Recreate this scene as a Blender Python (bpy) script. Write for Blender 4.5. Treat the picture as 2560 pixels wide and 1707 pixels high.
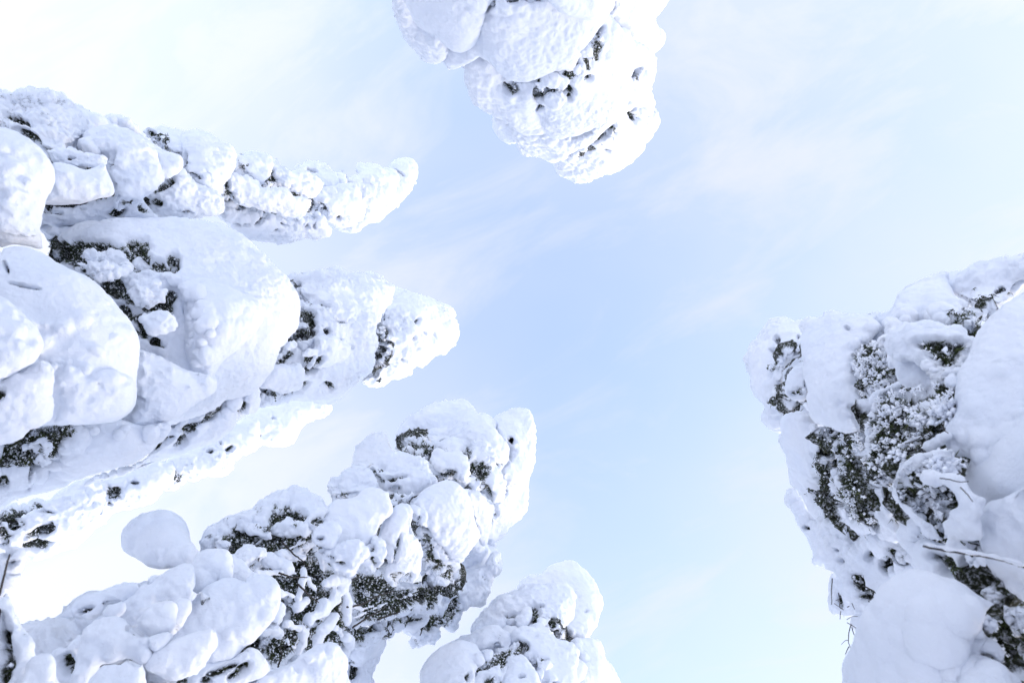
import bpy, math, random
import numpy as np
from mathutils import Matrix, Vector

for o in list(bpy.data.objects):
    bpy.data.objects.remove(o)
SC = bpy.context.scene
COL = SC.collection

# ------------------------------------------------------------------ camera
F, CU, CV = 1707.0, 1280.0, 853.5          # focal length and centre in photo pixels (2560 wide, 24 mm lens)
EYE = np.array([0.0, 0.0, 1.6])
cz = Vector(((1530 - CU) / F, -(830 - CV) / F, -1.0)).normalized()   # where the trees converge: the zenith
R0 = Matrix(((1, 0, 0), (0, -1, 0), (0, 0, -1)))
RM = (R0 @ cz).rotation_difference(Vector((0, 0, 1))).to_matrix() @ R0
RN = np.array(RM)
cam_d = bpy.data.cameras.new('camera')
cam_d.lens = 24.0; cam_d.sensor_width = 36.0
cam_d.clip_start = 0.05; cam_d.clip_end = 4000
cam_d.dof.use_dof = True
cam_d.dof.focus_distance = 7.0
cam_d.dof.aperture_fstop = 5.6
cam = bpy.data.objects.new('camera', cam_d)
COL.objects.link(cam)
cam.matrix_world = Matrix.Translation(Vector(EYE)) @ RM.to_4x4()
SC.camera = cam

# ------------------------------------------------------------------ sky, sun, exposure
SUN_EL, SUN_AZ = math.radians(20), math.radians(38)      # azimuth measured from +X towards +Y
W = bpy.data.worlds.new('World'); SC.world = W; W.use_nodes = True
nt = W.node_tree; nt.nodes.clear()
def N(t, **kw):
    n = nt.nodes.new(t)
    for k, v in kw.items():
        setattr(n, k, v)
    return n
def L(a, b): nt.links.new(a, b)
def MATH(op, a, b=None, c=None, clamp=False):
    n = N('ShaderNodeMath', operation=op); n.use_clamp = clamp
    for i, x in enumerate((a, b, c)):
        if x is None: continue
        if isinstance(x, (int, float)): n.inputs[i].default_value = x
        else: L(x, n.inputs[i])
    return n.outputs[0]
sky = N('ShaderNodeTexSky', sky_type='NISHITA')
sky.sun_disc = False
sky.sun_elevation = SUN_EL
sky.sun_rotation = math.pi / 2 - SUN_AZ
sky.altitude = 300; sky.air_density = 1.0; sky.dust_density = 0.6; sky.ozone_density = 1.5
tc = N('ShaderNodeTexCoord')
sep = N('ShaderNodeSeparateXYZ'); L(tc.outputs['Generated'], sep.inputs[0])
zz = MATH('MAXIMUM', sep.outputs['Z'], 0.12)
px_ = MATH('DIVIDE', sep.outputs['X'], zz)
py_ = MATH('DIVIDE', sep.outputs['Y'], zz)
comb = N('ShaderNodeCombineXYZ'); L(px_, comb.inputs[0]); L(py_, comb.inputs[1])
# a thin veil of cirrus: broad veil, wisps drawn out along one direction, one clearer lane
mp0 = N('ShaderNodeMapping'); L(comb.outputs[0], mp0.inputs[0]); mp0.inputs['Location'].default_value = (0.29, -0.05, 0)
mp = N('ShaderNodeMapping'); L(mp0.outputs[0], mp.inputs[0])
mp.inputs['Rotation'].default_value = (0, 0, math.radians(27))
mps = N('ShaderNodeMapping'); L(mp.outputs[0], mps.inputs[0])
mps.inputs['Scale'].default_value = (1.0, 2.3, 1.0)
nz = N('ShaderNodeTexNoise'); L(mps.outputs[0], nz.inputs['Vector'])
nz.inputs['Scale'].default_value = 2.6; nz.inputs['Detail'].default_value = 9; nz.inputs['Roughness'].default_value = 0.62
nz.inputs['Distortion'].default_value = 0.5
mp2 = N('ShaderNodeMapping'); L(comb.outputs[0], mp2.inputs[0])
mp2.inputs['Location'].default_value = (0.35, 0.2, 3.0)
mp2.inputs['Rotation'].default_value = (0, 0, math.radians(-20))
mp2.inputs['Scale'].default_value = (1.0, 1.3, 1.0)
nb = N('ShaderNodeTexNoise'); L(mp2.outputs[0], nb.inputs['Vector'])
nb.inputs['Scale'].default_value = 1.5; nb.inputs['Detail'].default_value = 4; nb.inputs['Roughness'].default_value = 0.5
SKY_LANE_X = -0.10
lane = MATH('ADD', px_, MATH('MULTIPLY', py_, -0.25))
lane = MATH('SUBTRACT', lane, SKY_LANE_X)
lane = MATH('MULTIPLY', lane, lane)
lane = MATH('MULTIPLY', lane, -1 / 0.05)
lane = MATH('EXPONENT', lane)
veil = MATH('MULTIPLY_ADD', nb.outputs[0], 1.5, -0.06)
veil = MATH('SUBTRACT', veil, MATH('MULTIPLY', lane, 0.58))
w1 = MATH('MULTIPLY_ADD', nz.outputs[0], 3.4, -1.62, clamp=True)
fac = MATH('ADD', MATH('ADD', veil, MATH('MULTIPLY', MATH('SUBTRACT', MATH('DIVIDE', 1.0, zz), 1.0), 0.22)), MATH('MULTIPLY', w1, 0.8))
mr = N('ShaderNodeMapRange', interpolation_type='SMOOTHSTEP'); L(fac, mr.inputs[0])
mr.inputs[1].default_value = -0.25; mr.inputs[2].default_value = 1.25
mr.inputs[3].default_value = 0.32; mr.inputs[4].default_value = 0.95
mixc = N('ShaderNodeMix', data_type='RGBA'); L(mr.outputs[0], mixc.inputs['Factor'])
skyg = N('ShaderNodeMix', data_type='RGBA', blend_type='MULTIPLY'); skyg.inputs['Factor'].default_value = 1
L(sky.outputs[0], skyg.inputs[6]); skyg.inputs[7].default_value = (0.88, 0.83, 0.80, 1)
L(skyg.outputs[2], mixc.inputs[6])
CLOUD = (1.04, 1.10, 1.24, 1)
# the veil is seen through more air towards the horizon: brighter there, as thin cirrus is
hz = MATH('MULTIPLY_ADD', MATH('SUBTRACT', 1.0, MATH('MAXIMUM', sep.outputs['Z'], 0.0)), 0.8, 0.93)
clb = N('ShaderNodeVectorMath', operation='SCALE'); clb.inputs[0].default_value = CLOUD[:3]; L(hz, clb.inputs['Scale'])
L(clb.outputs[0], mixc.inputs[7])
bg = N('ShaderNodeBackground'); L(mixc.outputs[2], bg.inputs[0]); bg.inputs[1].default_value = 0.15
out = N('ShaderNodeOutputWorld'); L(bg.outputs[0], out.inputs[0])

sd = bpy.data.lights.new('sun', 'SUN'); sd.energy = 0.5; sd.angle = math.radians(30); sd.color = (1.0, 0.86, 0.74)
sun = bpy.data.objects.new('sun', sd); COL.objects.link(sun)
sv = Vector((math.cos(SUN_EL) * math.cos(SUN_AZ), math.cos(SUN_EL) * math.sin(SUN_AZ), math.sin(SUN_EL)))
sun.rotation_euler = sv.to_track_quat('Z', 'Y').to_euler()
sun.location = (0, 60, 40)

SC.view_settings.view_transform = 'Standard'
SC.view_settings.look = 'None'
SC.view_settings.gamma = 1.0
SC.view_settings.use_curve_mapping = False
SC.view_settings.exposure = 2.5
SC.render.engine = 'CYCLES'
SC.cycles.max_bounces = 8
SC.cycles.diffuse_bounces = 6
SC.cycles.use_denoising = True

# ------------------------------------------------------------------ materials
def newmat(name):
    m = bpy.data.materials.new(name); m.use_nodes = True
    t = m.node_tree; t.nodes.clear()
    o = t.nodes.new('ShaderNodeOutputMaterial'); b = t.nodes.new('ShaderNodeBsdfPrincipled')
    t.links.new(b.outputs[0], o.inputs[0])
    return m, t, b
def noise(t, scale, detail=4, rough=0.55, src=None):
    n = t.nodes.new('ShaderNodeTexNoise')
    n.inputs['Scale'].default_value = scale; n.inputs['Detail'].default_value = detail; n.inputs['Roughness'].default_value = rough
    if src is None:
        src = t.nodes.new('ShaderNodeTexCoord').outputs['Object']
    t.links.new(src, n.inputs['Vector'])
    return n.outputs[0]
def mmath(t, op, a, b=None, clamp=False):
    n = t.nodes.new('ShaderNodeMath'); n.operation = op; n.use_clamp = clamp
    for i, x in enumerate((a, b)):
        if x is None: continue
        if isinstance(x, (int, float)): n.inputs[i].default_value = x
        else: t.links.new(x, n.inputs[i])
    return n.outputs[0]
def ramp(t, src, stops):
    r = t.nodes.new('ShaderNodeValToRGB')
    e = r.color_ramp.elements
    while len(e) < len(stops): e.new(0.5)
    for i, (p, c) in enumerate(stops):
        e[i].position = p; e[i].color = (*c, 1)
    t.links.new(src, r.inputs[0]); return r.outputs[0]

def snow_material():
    m, t, b = newmat('snow_and_needles')
    at = t.nodes.new('ShaderNodeAttribute'); at.attribute_name = 'bare'
    n1 = noise(t, 45, 5, 0.65)
    n2 = noise(t, 95, 4, 0.65)
    f = mmath(t, 'ADD', at.outputs['Fac'], mmath(t, 'MULTIPLY', mmath(t, 'SUBTRACT', n1, 0.5), 0.9))
    mr = t.nodes.new('ShaderNodeMapRange'); mr.interpolation_type = 'SMOOTHSTEP'
    t.links.new(f, mr.inputs[0]); mr.inputs[1].default_value = 0.38; mr.inputs[2].default_value = 0.68
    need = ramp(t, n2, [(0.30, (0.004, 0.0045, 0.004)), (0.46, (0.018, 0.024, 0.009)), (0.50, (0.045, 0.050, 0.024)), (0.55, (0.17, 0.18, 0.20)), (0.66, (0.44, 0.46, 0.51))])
    mx = t.nodes.new('ShaderNodeMix'); mx.data_type = 'RGBA'
    t.links.new(mr.outputs[0], mx.inputs['Factor'])
    ns = noise(t, 3.0, 3)
    snow = ramp(t, ns, [(0.35, (0.805, 0.855, 0.95)), (0.65, (0.85, 0.885, 0.96))])
    t.links.new(snow, mx.inputs[6]); t.links.new(need, mx.inputs[7])
    t.links.new(mx.outputs[2], b.inputs['Base Color'])
    b.inputs['Roughness'].default_value = 0.75
    b.inputs['Specular IOR Level'].default_value = 0.25
    bp = t.nodes.new('ShaderNodeBump'); bp.inputs['Strength'].default_value = 0.75; bp.inputs['Distance'].default_value = 0.018
    n3 = noise(t, 42, 7, 0.75)
    t.links.new(n3, bp.inputs['Height']); t.links.new(bp.outputs[0], b.inputs['Normal'])
    return m
def plain(name, stops, scale, rough=0.8):
    m, t, b = newmat(name)
    c = ramp(t, noise(t, scale, 4), stops)
    t.links.new(c, b.inputs['Base Color']); b.inputs['Roughness'].default_value = rough
    return m
M_SNOW = snow_material()
M_NEED = plain('spruce_needles', [(0.3, (0.008, 0.011, 0.004)), (0.5, (0.030, 0.046, 0.011)), (0.58, (0.075, 0.098, 0.024)), (0.64, (0.09, 0.085, 0.07)), (0.72, (0.34, 0.36, 0.40))], 18)
M_RIME = plain('rime', [(0.3, (0.80, 0.84, 0.92)), (0.7, (0.88, 0.90, 0.95))], 20)
M_BARK = plain('bark', [(0.3, (0.012, 0.010, 0.009)), (0.6, (0.035, 0.028, 0.025)), (0.8, (0.08, 0.065, 0.06))], 30)
M_GROUND = plain('ground_snow', [(0.3, (0.86, 0.885, 0.94)), (0.7, (0.89, 0.905, 0.95))], 0.7)

# ------------------------------------------------------------------ numeric helpers
rng = np.random.default_rng(7)
def hash3(ix, iy, iz, seed):
    h = (ix.astype(np.uint32) * np.uint32(374761393) + iy.astype(np.uint32) * np.uint32(668265263)
         + iz.astype(np.uint32) * np.uint32(2147483647 - 1640531) + np.uint32(seed * 144665 + 13))
    h = (h ^ (h >> np.uint32(13))) * np.uint32(1274126177)
    return h ^ (h >> np.uint32(16))
def worley(P, size, seed=0):
    """distance to the nearest jittered cell point, in cell units"""
    Q = (P / size).astype(np.float32)
    I = np.floor(Q).astype(np.int32); fr = Q - I
    best = np.full(len(Q), 9.0, np.float32)
    for dx in (-1, 0, 1):
        for dy in (-1, 0, 1):
            for dz in (-1, 0, 1):
                h = hash3(I[:, 0] + dx, I[:, 1] + dy, I[:, 2] + dz, seed)
                jx = (h & np.uint32(1023)).astype(np.float32) / 1023
                jy = ((h >> np.uint32(10)) & np.uint32(1023)).astype(np.float32) / 1023
                jz = ((h >> np.uint32(20)) & np.uint32(1023)).astype(np.float32) / 1023
                d = (dx + jx - fr[:, 0]) ** 2 + (dy + jy - fr[:, 1]) ** 2 + (dz + jz - fr[:, 2]) ** 2
                np.minimum(best, d, out=best)
    return np.sqrt(best)
def vnoise(P, size, seed=0):
    """smooth value noise 0..1"""
    Q = (P / size).astype(np.float32)
    I = np.floor(Q).astype(np.int32); f = Q - I
    f = f * f * (3 - 2 * f)
    r = np.zeros(len(Q), np.float32)
    for dx in (0, 1):
        wx = f[:, 0] if dx else 1 - f[:, 0]
        for dy in (0, 1):
            wy = f[:, 1] if dy else 1 - f[:, 1]
            for dz in (0, 1):
                wz = f[:, 2] if dz else 1 - f[:, 2]
                h = hash3(I[:, 0] + dx, I[:, 1] + dy, I[:, 2] + dz, seed)
                r += wx * wy * wz * ((h & np.uint32(65535)).astype(np.float32) / 65535)
    return r
def hump(d): return 1 - np.clip(d / 0.75, 0, 1) ** 2
def sstep(a, b, x):
    t = np.clip((x - a) / (b - a), 0, 1); return t * t * (3 - 2 * t)
def ray(p):
    p = np.atleast_2d(np.asarray(p, float))
    c = np.stack([(p[:, 0] - CU) / F, -(p[:, 1] - CV) / F, -np.ones(len(p))], 1)
    w = c @ RN.T
    return w / w[:, 2:3]
FWD = RN @ np.array([0, 0, -1.0])
def project(V):
    c = (V - EYE) @ RN
    z = np.maximum(-c[:, 2], 1e-3)
    return np.stack([CU + F * c[:, 0] / z, CV - F * c[:, 1] / z], 1), z

CROPS = {'V': (0, 0, 0.91875), 'R1': (0, 200, 3.136), 'R2': (560, 360, 3.136), 'R3': (0, 600, 3.136), 'R4': (600, 640, 3.136),
         'R5': (0, 960, 3.136), 'R6': (0, 1260, 3.508), 'R7': (500, 1260, 3.508), 'R8': (840, 960, 3.136),
         'Q1': (980, 0, 3.178), 'Q2': (980, 1380, 3.675), 'Q3': (1840, 740, 3.919), 'Q4': (2100, 620, 3.92),
         'Q5': (2080, 940, 3.921), 'Q6': (2060, 1300, 3.852), 'Q7': (1940, 1000, 3.92)}
def src(crop, pts):
    x, y, s = CROPS[crop]
    return np.asarray(pts, float).reshape(-1, 2) / s + np.array([x, y])
def catmull(P, sub=5):
    n = len(P); out = []
    for i in range(n):
        p0, p1, p2, p3 = P[i - 1], P[i], P[(i + 1) % n], P[(i + 2) % n]
        for k in range(sub):
            t = k / sub
            out.append(0.5 * (2 * p1 + (p2 - p0) * t + (2 * p0 - 5 * p1 + 4 * p2 - p3) * t * t + (3 * p1 - p0 - 3 * p2 + p3) * t ** 3))
    return np.array(out)
def inside_dist(P, pts):
    a = P; b = np.roll(P, -1, 0)
    x, y = pts[:, 0:1], pts[:, 1:2]
    c = ((a[:, 1] > y) != (b[:, 1] > y)) & (x < (b[:, 0] - a[:, 0]) * (y - a[:, 1]) / (b[:, 1] - a[:, 1] + 1e-9) + a[:, 0])
    ins = c.sum(1) % 2 == 1
    d = b - a
    t = np.clip(((pts[:, None, :] - a) * d).sum(2) / ((d * d).sum(1) + 1e-9), 0, 1)
    q = a + t[..., None] * d
    dist = np.sqrt(((pts[:, None, :] - q) ** 2).sum(2).min(1))
    return ins, dist

# ------------------------------------------------------------------ spheres -> one snow surface (volume meshing)
gt = bpy.data.node_groups.new('spheres_to_mesh', 'GeometryNodeTree')
gt.interface.new_socket('Geometry', in_out='INPUT', socket_type='NodeSocketGeometry')
sv_ = gt.interface.new_socket('Voxel', in_out='INPUT', socket_type='NodeSocketFloat')
gt.interface.new_socket('Geometry', in_out='OUTPUT', socket_type='NodeSocketGeometry')
gi = gt.nodes.new('NodeGroupInput'); go = gt.nodes.new('NodeGroupOutput')
na = gt.nodes.new('GeometryNodeInputNamedAttribute'); na.data_type = 'FLOAT'; na.inputs[0].default_value = 'rad'
m2p = gt.nodes.new('GeometryNodeMeshToPoints')
p2v = gt.nodes.new('GeometryNodePointsToVolume'); p2v.resolution_mode = 'VOXEL_SIZE'
v2m = gt.nodes.new('GeometryNodeVolumeToMesh'); v2m.resolution_mode = 'GRID'
gl = gt.links.new
gl(gi.outputs[0], m2p.inputs['Mesh']); gl(na.outputs[0], m2p.inputs['Radius'])
gl(m2p.outputs[0], p2v.inputs['Points']); gl(na.outputs[0], p2v.inputs['Radius'])
p2v.inputs['Density'].default_value = 1.0
gl(gi.outputs['Voxel'], p2v.inputs['Voxel Size'])
gl(p2v.outputs[0], v2m.inputs['Volume']); gl(v2m.outputs[0], go.inputs[0])
v2m.inputs['Threshold'].default_value = 0.5
def spheres_mesh(cen, rad, vox):
    me = bpy.data.meshes.new('tmp'); me.vertices.add(len(cen))
    me.vertices.foreach_set('co', np.asarray(cen, np.float32).ravel())
    a = me.attributes.new('rad', 'FLOAT', 'POINT'); a.data.foreach_set('value', np.asarray(rad, np.float32))
    ob = bpy.data.objects.new('tmp', me); COL.objects.link(ob)
    md = ob.modifiers.new('g', 'NODES'); md.node_group = gt
    md[sv_.identifier] = float(vox)
    dg = bpy.context.evaluated_depsgraph_get()
    ev = ob.evaluated_get(dg)
    r = bpy.data.meshes.new_from_object(ev, depsgraph=dg)
    bpy.data.objects.remove(ob); bpy.data.meshes.remove(me)
    return r
def get_co(me):
    a = np.empty(len(me.vertices) * 3, np.float32); me.vertices.foreach_get('co', a); return a.reshape(-1, 3)
def get_no(me):
    a = np.empty(len(me.vertices) * 3, np.float32); me.vertex_normals.foreach_get('vector', a); return a.reshape(-1, 3)
def relax(V, E, k=2):
    n = len(V); deg = np.bincount(E.ravel(), minlength=n)[:, None].clip(1)
    for _ in range(k):
        S = np.stack([np.bincount(E[:, 0], V[E[:, 1], j], n) + np.bincount(E[:, 1], V[E[:, 0], j], n) for j in range(3)], 1)
        V = 0.4 * V + 0.6 * S / deg
    return V.astype(np.float32)
def mesh_from(name, V, Fc, mats, midx=None, smooth=True):
    """V (n,3), Fc (m,k) -> mesh"""
    me = bpy.data.meshes.new(name)
    V = np.asarray(V, np.float32); Fc = np.asarray(Fc, np.int32); k = Fc.shape[1]
    me.vertices.add(len(V)); me.vertices.foreach_set('co', V.ravel())
    me.loops.add(Fc.size); me.loops.foreach_set('vertex_index', Fc.ravel())
    me.polygons.add(len(Fc)); me.polygons.foreach_set('loop_start', np.arange(len(Fc), dtype=np.int32) * k)
    if midx is not None: me.polygons.foreach_set('material_index', np.asarray(midx, np.int32))
    for m in mats: me.materials.append(m)
    me.update(calc_edges=True)
    me.polygons.foreach_set('use_smooth', np.full(len(Fc), smooth))
    return me

# ------------------------------------------------------------------ things
def thing(name, label, cat, loc, group=None):
    o = bpy.data.objects.new(name, None); o.empty_display_size = 0.3
    COL.objects.link(o); o.location = loc
    o['label'] = label; o['category'] = cat
    if group: o['group'] = group
    return o
def part(name, me, parent, kind=None, label=None):
    o = bpy.data.objects.new(name, me); COL.objects.link(o); o.parent = parent
    if kind: o['kind'] = kind
    if label: o['label'] = label
    return o

class Tree:
    def __init__(s, key, nodes, label, base, group='snow laden spruces round the clearing'):
        s.key = key; s.n = np.array(nodes, float)
        s.base = np.array([base[0], base[1], 0.0])
        s.root = thing('spruce_tree', label, 'tree', tuple(s.base), group)
        s.axis = ray(s.n[:, :2]) * s.n[:, 2:3] + EYE           # 3-D axis points
        zc = ((s.axis - EYE) @ FWD)
        s.rad = s.n[:, 3] / F * zc
    def surf(s, p):
        """height above the eye of the crown's near surface, and of the axis, at photo pixels p"""
        p = np.atleast_2d(p); best = np.full(len(p), 1e9); H = np.zeros(len(p)); Wd = np.zeros(len(p)); D = np.zeros(len(p)); A = np.zeros((len(p), 2))
        n = s.n
        for i in range(len(n) - 1):
            a, b = n[i, :2], n[i + 1, :2]; d = b - a
            t = ((p - a) @ d) / (d @ d)
            t = np.clip(t, -0.5 if i == 0 else 0, 1)
            q = a + t[:, None] * d
            dist = np.hypot(*(p - q).T)
            h = 1 / np.maximum((1 - t) / n[i, 2] + t / n[i + 1, 2], 1e-3)
            w = (1 - t) * n[i, 3] + t * n[i + 1, 3]
            m = dist < best
            best = np.where(m, dist, best); H = np.where(m, h, H); Wd = np.where(m, w, Wd); A[m] = q[m]
        k = np.minimum(0.33, Wd / np.maximum(np.hypot(A[:, 0] - 1530, A[:, 1] - 830), 60))
        hs = H * (1 - k * np.sqrt(np.clip(1 - (best / np.maximum(Wd, 1)) ** 2, 0, 1)))
        return hs, H

NEEDLE_LIMIT = [0]
def finish_bough(tree, me, name, rough, darks, bare0, zc, vox, seed, amp=1.0, tufts=True, kind=None, label=None, dens=1.0, ros=0):
    V = get_co(me); nv = len(V)
    if nv == 0: return None
    E = np.empty(len(me.edges) * 2, np.int32); me.edges.foreach_get('vertices', E); E = E.reshape(-1, 2)
    V = relax(V, E, 3 if rough < 0.3 else 2)
    me.vertices.foreach_set('co', V.ravel()); me.update()
    Nn = get_no(me)
    uv, z = project(V)
    to = EYE - V; to /= np.linalg.norm(to, axis=1)[:, None]
    front = sstep(-0.35, 0.15, (to * Nn).sum(1))
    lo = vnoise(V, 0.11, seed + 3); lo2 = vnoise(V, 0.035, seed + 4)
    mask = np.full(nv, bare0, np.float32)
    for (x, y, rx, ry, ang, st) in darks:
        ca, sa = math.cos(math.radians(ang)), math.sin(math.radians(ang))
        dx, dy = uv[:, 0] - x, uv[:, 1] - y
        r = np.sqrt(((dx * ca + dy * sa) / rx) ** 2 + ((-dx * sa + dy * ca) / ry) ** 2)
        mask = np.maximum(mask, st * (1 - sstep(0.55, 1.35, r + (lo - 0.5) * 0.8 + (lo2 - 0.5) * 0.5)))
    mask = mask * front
    # stray openings between the rime clumps on rough boughs
    w5 = worley(V, 0.055, seed); w2 = worley(V, 0.026, seed + 1); w15 = worley(V, 0.16, seed + 2)
    stray = rough * sstep(0.66, 0.82, vnoise(V, 0.16, seed + 9) * 0.75 + vnoise(V, 0.06, seed + 8) * 0.35) * front * 0.34
    bz = np.maximum(mask, stray)
    va = 0.35 + 1.5 * sstep(0.25, 0.75, vnoise(V, 0.28, seed + 12))      # rime is patchy: smooth here, curdled there
    d = (hump(w15) - 0.55) * (0.005 + 0.040 * rough) + (hump(w5) - 0.5) * (va * (0.0015 + 0.0165 * rough) + 0.022 * bz) + (hump(w2) - 0.5) * (va * (0.0015 + 0.0105 * rough) + 0.008 * bz)
    d += (vnoise(V, 0.33, seed + 5) - 0.5) * 0.045 + (vnoise(V, 0.14, seed + 6) - 0.5) * 0.020 + (vnoise(V, 0.045, seed + 7) - 0.5) * 0.009 + (vnoise(V, 0.019, seed + 10) - 0.5) * 0.006
    d *= amp * np.clip(zc / 5.0, 0.7, 1.5)
    d -= mask * (0.045 + 0.065 * np.clip(zc / 6, 0.5, 1.5)) * amp
    cav = sstep(0.30, 0.62, w5 * 0.75 + w2 * 0.35)
    bare = np.clip(bz * (0.40 + 0.95 * cav), 0, 1)
    V = V + Nn * d[:, None].astype(np.float32)
    me.vertices.foreach_set('co', (V - tree.base).astype(np.float32).ravel())
    a = me.attributes.new('bare', 'FLOAT', 'POINT'); a.data.foreach_set('value', bare.astype(np.float32))
    me.materials.clear(); me.materials.append(M_SNOW)
    me.polygons.foreach_set('use_smooth', np.ones(len(me.polygons), bool))
    me.update()
    ob = part(name, me, tree.root, kind, label)
    if tufts:
        idx = np.nonzero((mask > 0.35) & (bare > 0.25))[0]
        if len(idx) > 8:
            pix = zc / 683.0
            sp = max(0.019, 2.2 * pix)
            cnt = int(min(len(idx), len(idx) * vox * vox / (sp * sp) * 1.1 * dens))
            cnt = min(cnt, 2600)
            if cnt > 4:
                pick = idx[rng.permutation(len(idx))[:cnt]]
                tm = tuft_mesh(V[pick] - tree.base, Nn[pick], pix)
                part('frosted_needles', tm, ob, 'stuff')
    if ros:
        idx = np.nonzero(mask > 0.3)[0]
        if len(idx) > ros:
            pick = idx[rng.permutation(len(idx))[:ros]]
            ax = Nn[pick] + 0.6 * to[pick]; ax /= np.linalg.norm(ax, axis=1)[:, None]
            part('frosted_twig_tips', rosette_mesh(V[pick] - tree.base, ax, rng.uniform(0.022, 0.056, ros), 28), ob, 'stuff')
    return ob

OCT_V = np.array([(1, 0, 0), (-1, 0, 0), (0, 1, 0), (0, -1, 0), (0, 0, 1), (0, 0, -1)], float)
OCT_F = np.array([(0, 2, 4), (2, 1, 4), (1, 3, 4), (3, 0, 4), (2, 0, 5), (1, 2, 5), (3, 1, 5), (0, 3, 5)])
def tuft_mesh(P, Nn, pix):
    """needle sprays standing on bare twigs, with rime grains on some tips"""
    n = len(P); K = 7
    Ln = max(0.022, 2.1 * pix); wd = max(0.0022, 0.26 * pix)
    ax = Nn + rng.normal(0, 0.35, (n, 3)); ax /= np.linalg.norm(ax, axis=1)[:, None]
    d = np.repeat(ax, K, 0) + rng.normal(0, 0.55, (n * K, 3)); d /= np.linalg.norm(d, axis=1)[:, None]
    root = np.repeat(P, K, 0) + rng.normal(0, 0.004, (n * K, 3)) - 0.3 * Ln * np.repeat(ax, K, 0)
    ln = Ln * rng.uniform(0.7, 1.5, (n * K, 1))
    side = np.cross(d, rng.normal(0, 1, (n * K, 3))); side /= np.linalg.norm(side, axis=1)[:, None] + 1e-9
    up = np.cross(d, side)
    A = root + side * wd; B = root - side * wd * 0.5 + up * wd * 0.8; C = root - side * wd * 0.5 - up * wd * 0.8; T = root + d * ln
    V = np.stack([A, B, C, T], 1).reshape(-1, 3)
    b = np.arange(n * K)[:, None] * 4
    Fc = np.concatenate([b + np.array([[0, 1, 3]]), b + np.array([[1, 2, 3]]), b + np.array([[2, 0, 3]])], 0)
    # rime grains
    g = rng.permutation(n * K)[: int(n * 0.8)]
    c = (root + d * ln * rng.uniform(0.6, 1.0, (n * K, 1)))[g]
    r = max(0.0055, 0.55 * pix) * rng.uniform(0.6, 1.5, (len(g), 1, 1))
    sc = rng.uniform(0.7, 1.3, (len(g), 1, 3))
    GV = (c[:, None, :] + OCT_V[None] * r * sc).reshape(-1, 3)
    GF = (OCT_F[None] + (np.arange(len(g)) * 6)[:, None, None]).reshape(-1, 3) + len(V)
    me = mesh_from('frosted_needles', np.concatenate([V, GV]), np.concatenate([Fc, GF]), [M_NEED, M_RIME],
                   np.concatenate([np.zeros(len(Fc)), np.ones(len(GF))]))
    return me

def rosette_mesh(P, AX, RR, K=60):
    """twig ends seen end-on: dark needles radiating from a point, each coated with rime towards its tip"""
    n = len(P)
    d = np.repeat(AX, K, 0) + rng.normal(0, 0.72, (n * K, 3)); d /= np.linalg.norm(d, axis=1)[:, None]
    bad = (d * np.repeat(AX, K, 0)).sum(1) < -0.1
    d[bad] *= -1
    c = np.repeat(P, K, 0) + rng.normal(0, 0.10, (n * K, 3)) * np.repeat(RR, K)[:, None]
    r = (np.repeat(RR, K) * rng.uniform(0.7, 1.12, n * K))[:, None]
    side = np.cross(d, rng.normal(0, 1, (n * K, 3))); side /= np.linalg.norm(side, axis=1)[:, None] + 1e-9
    up = np.cross(d, side)
    w = r * rng.uniform(0.12, 0.22, (n * K, 1)); l = r * rng.uniform(0.22, 0.36, (n * K, 1)); m = c + d * r * rng.uniform(0.58, 0.80, (n * K, 1))
    W_ = np.stack([m + side * w, m - side * w, m + up * w, m - up * w, m + d * l, m - d * l], 1).reshape(-1, 3)
    WF = (OCT_F[None] + (np.arange(n * K) * 6)[:, None, None]).reshape(-1, 3)
    nw = 0.05 * r
    V = np.stack([c + side * nw, c - side * nw * .5 + up * nw, c - side * nw * .5 - up * nw, c + d * r * 1.05], 1).reshape(-1, 3)
    b = np.arange(n * K)[:, None] * 4 + len(W_)
    Fd = np.concatenate([b + np.array([[0, 1, 3]]), b + np.array([[1, 2, 3]]), b + np.array([[2, 0, 3]])], 0)
    return mesh_from('rime_tuft', np.concatenate([W_, V]), np.concatenate([WF, Fd]), [M_NEED, M_RIME], np.concatenate([np.ones(len(WF)), np.zeros(len(Fd))]))
def tuft(tree, crop, x, y, r, off=0.0, K=46):
    p = src(crop, [(x, y)]); s = CROPS[crop][2]
    h = tree.surf(p)[0][0] * (1 - off)
    C = ray(p) * h + EYE; zc = float((C - EYE)[0] @ FWD)
    ax = (EYE - C); ax /= np.linalg.norm(ax); ax = ax + rng.normal(0, 0.3, ax.shape) + np.array([[0, 0, -0.15]]); ax /= np.linalg.norm(ax)
    part('rime_tuft', rosette_mesh(C - tree.base, ax, np.array([1.05 * r / s / F * zc]), K), tree.root)

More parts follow.
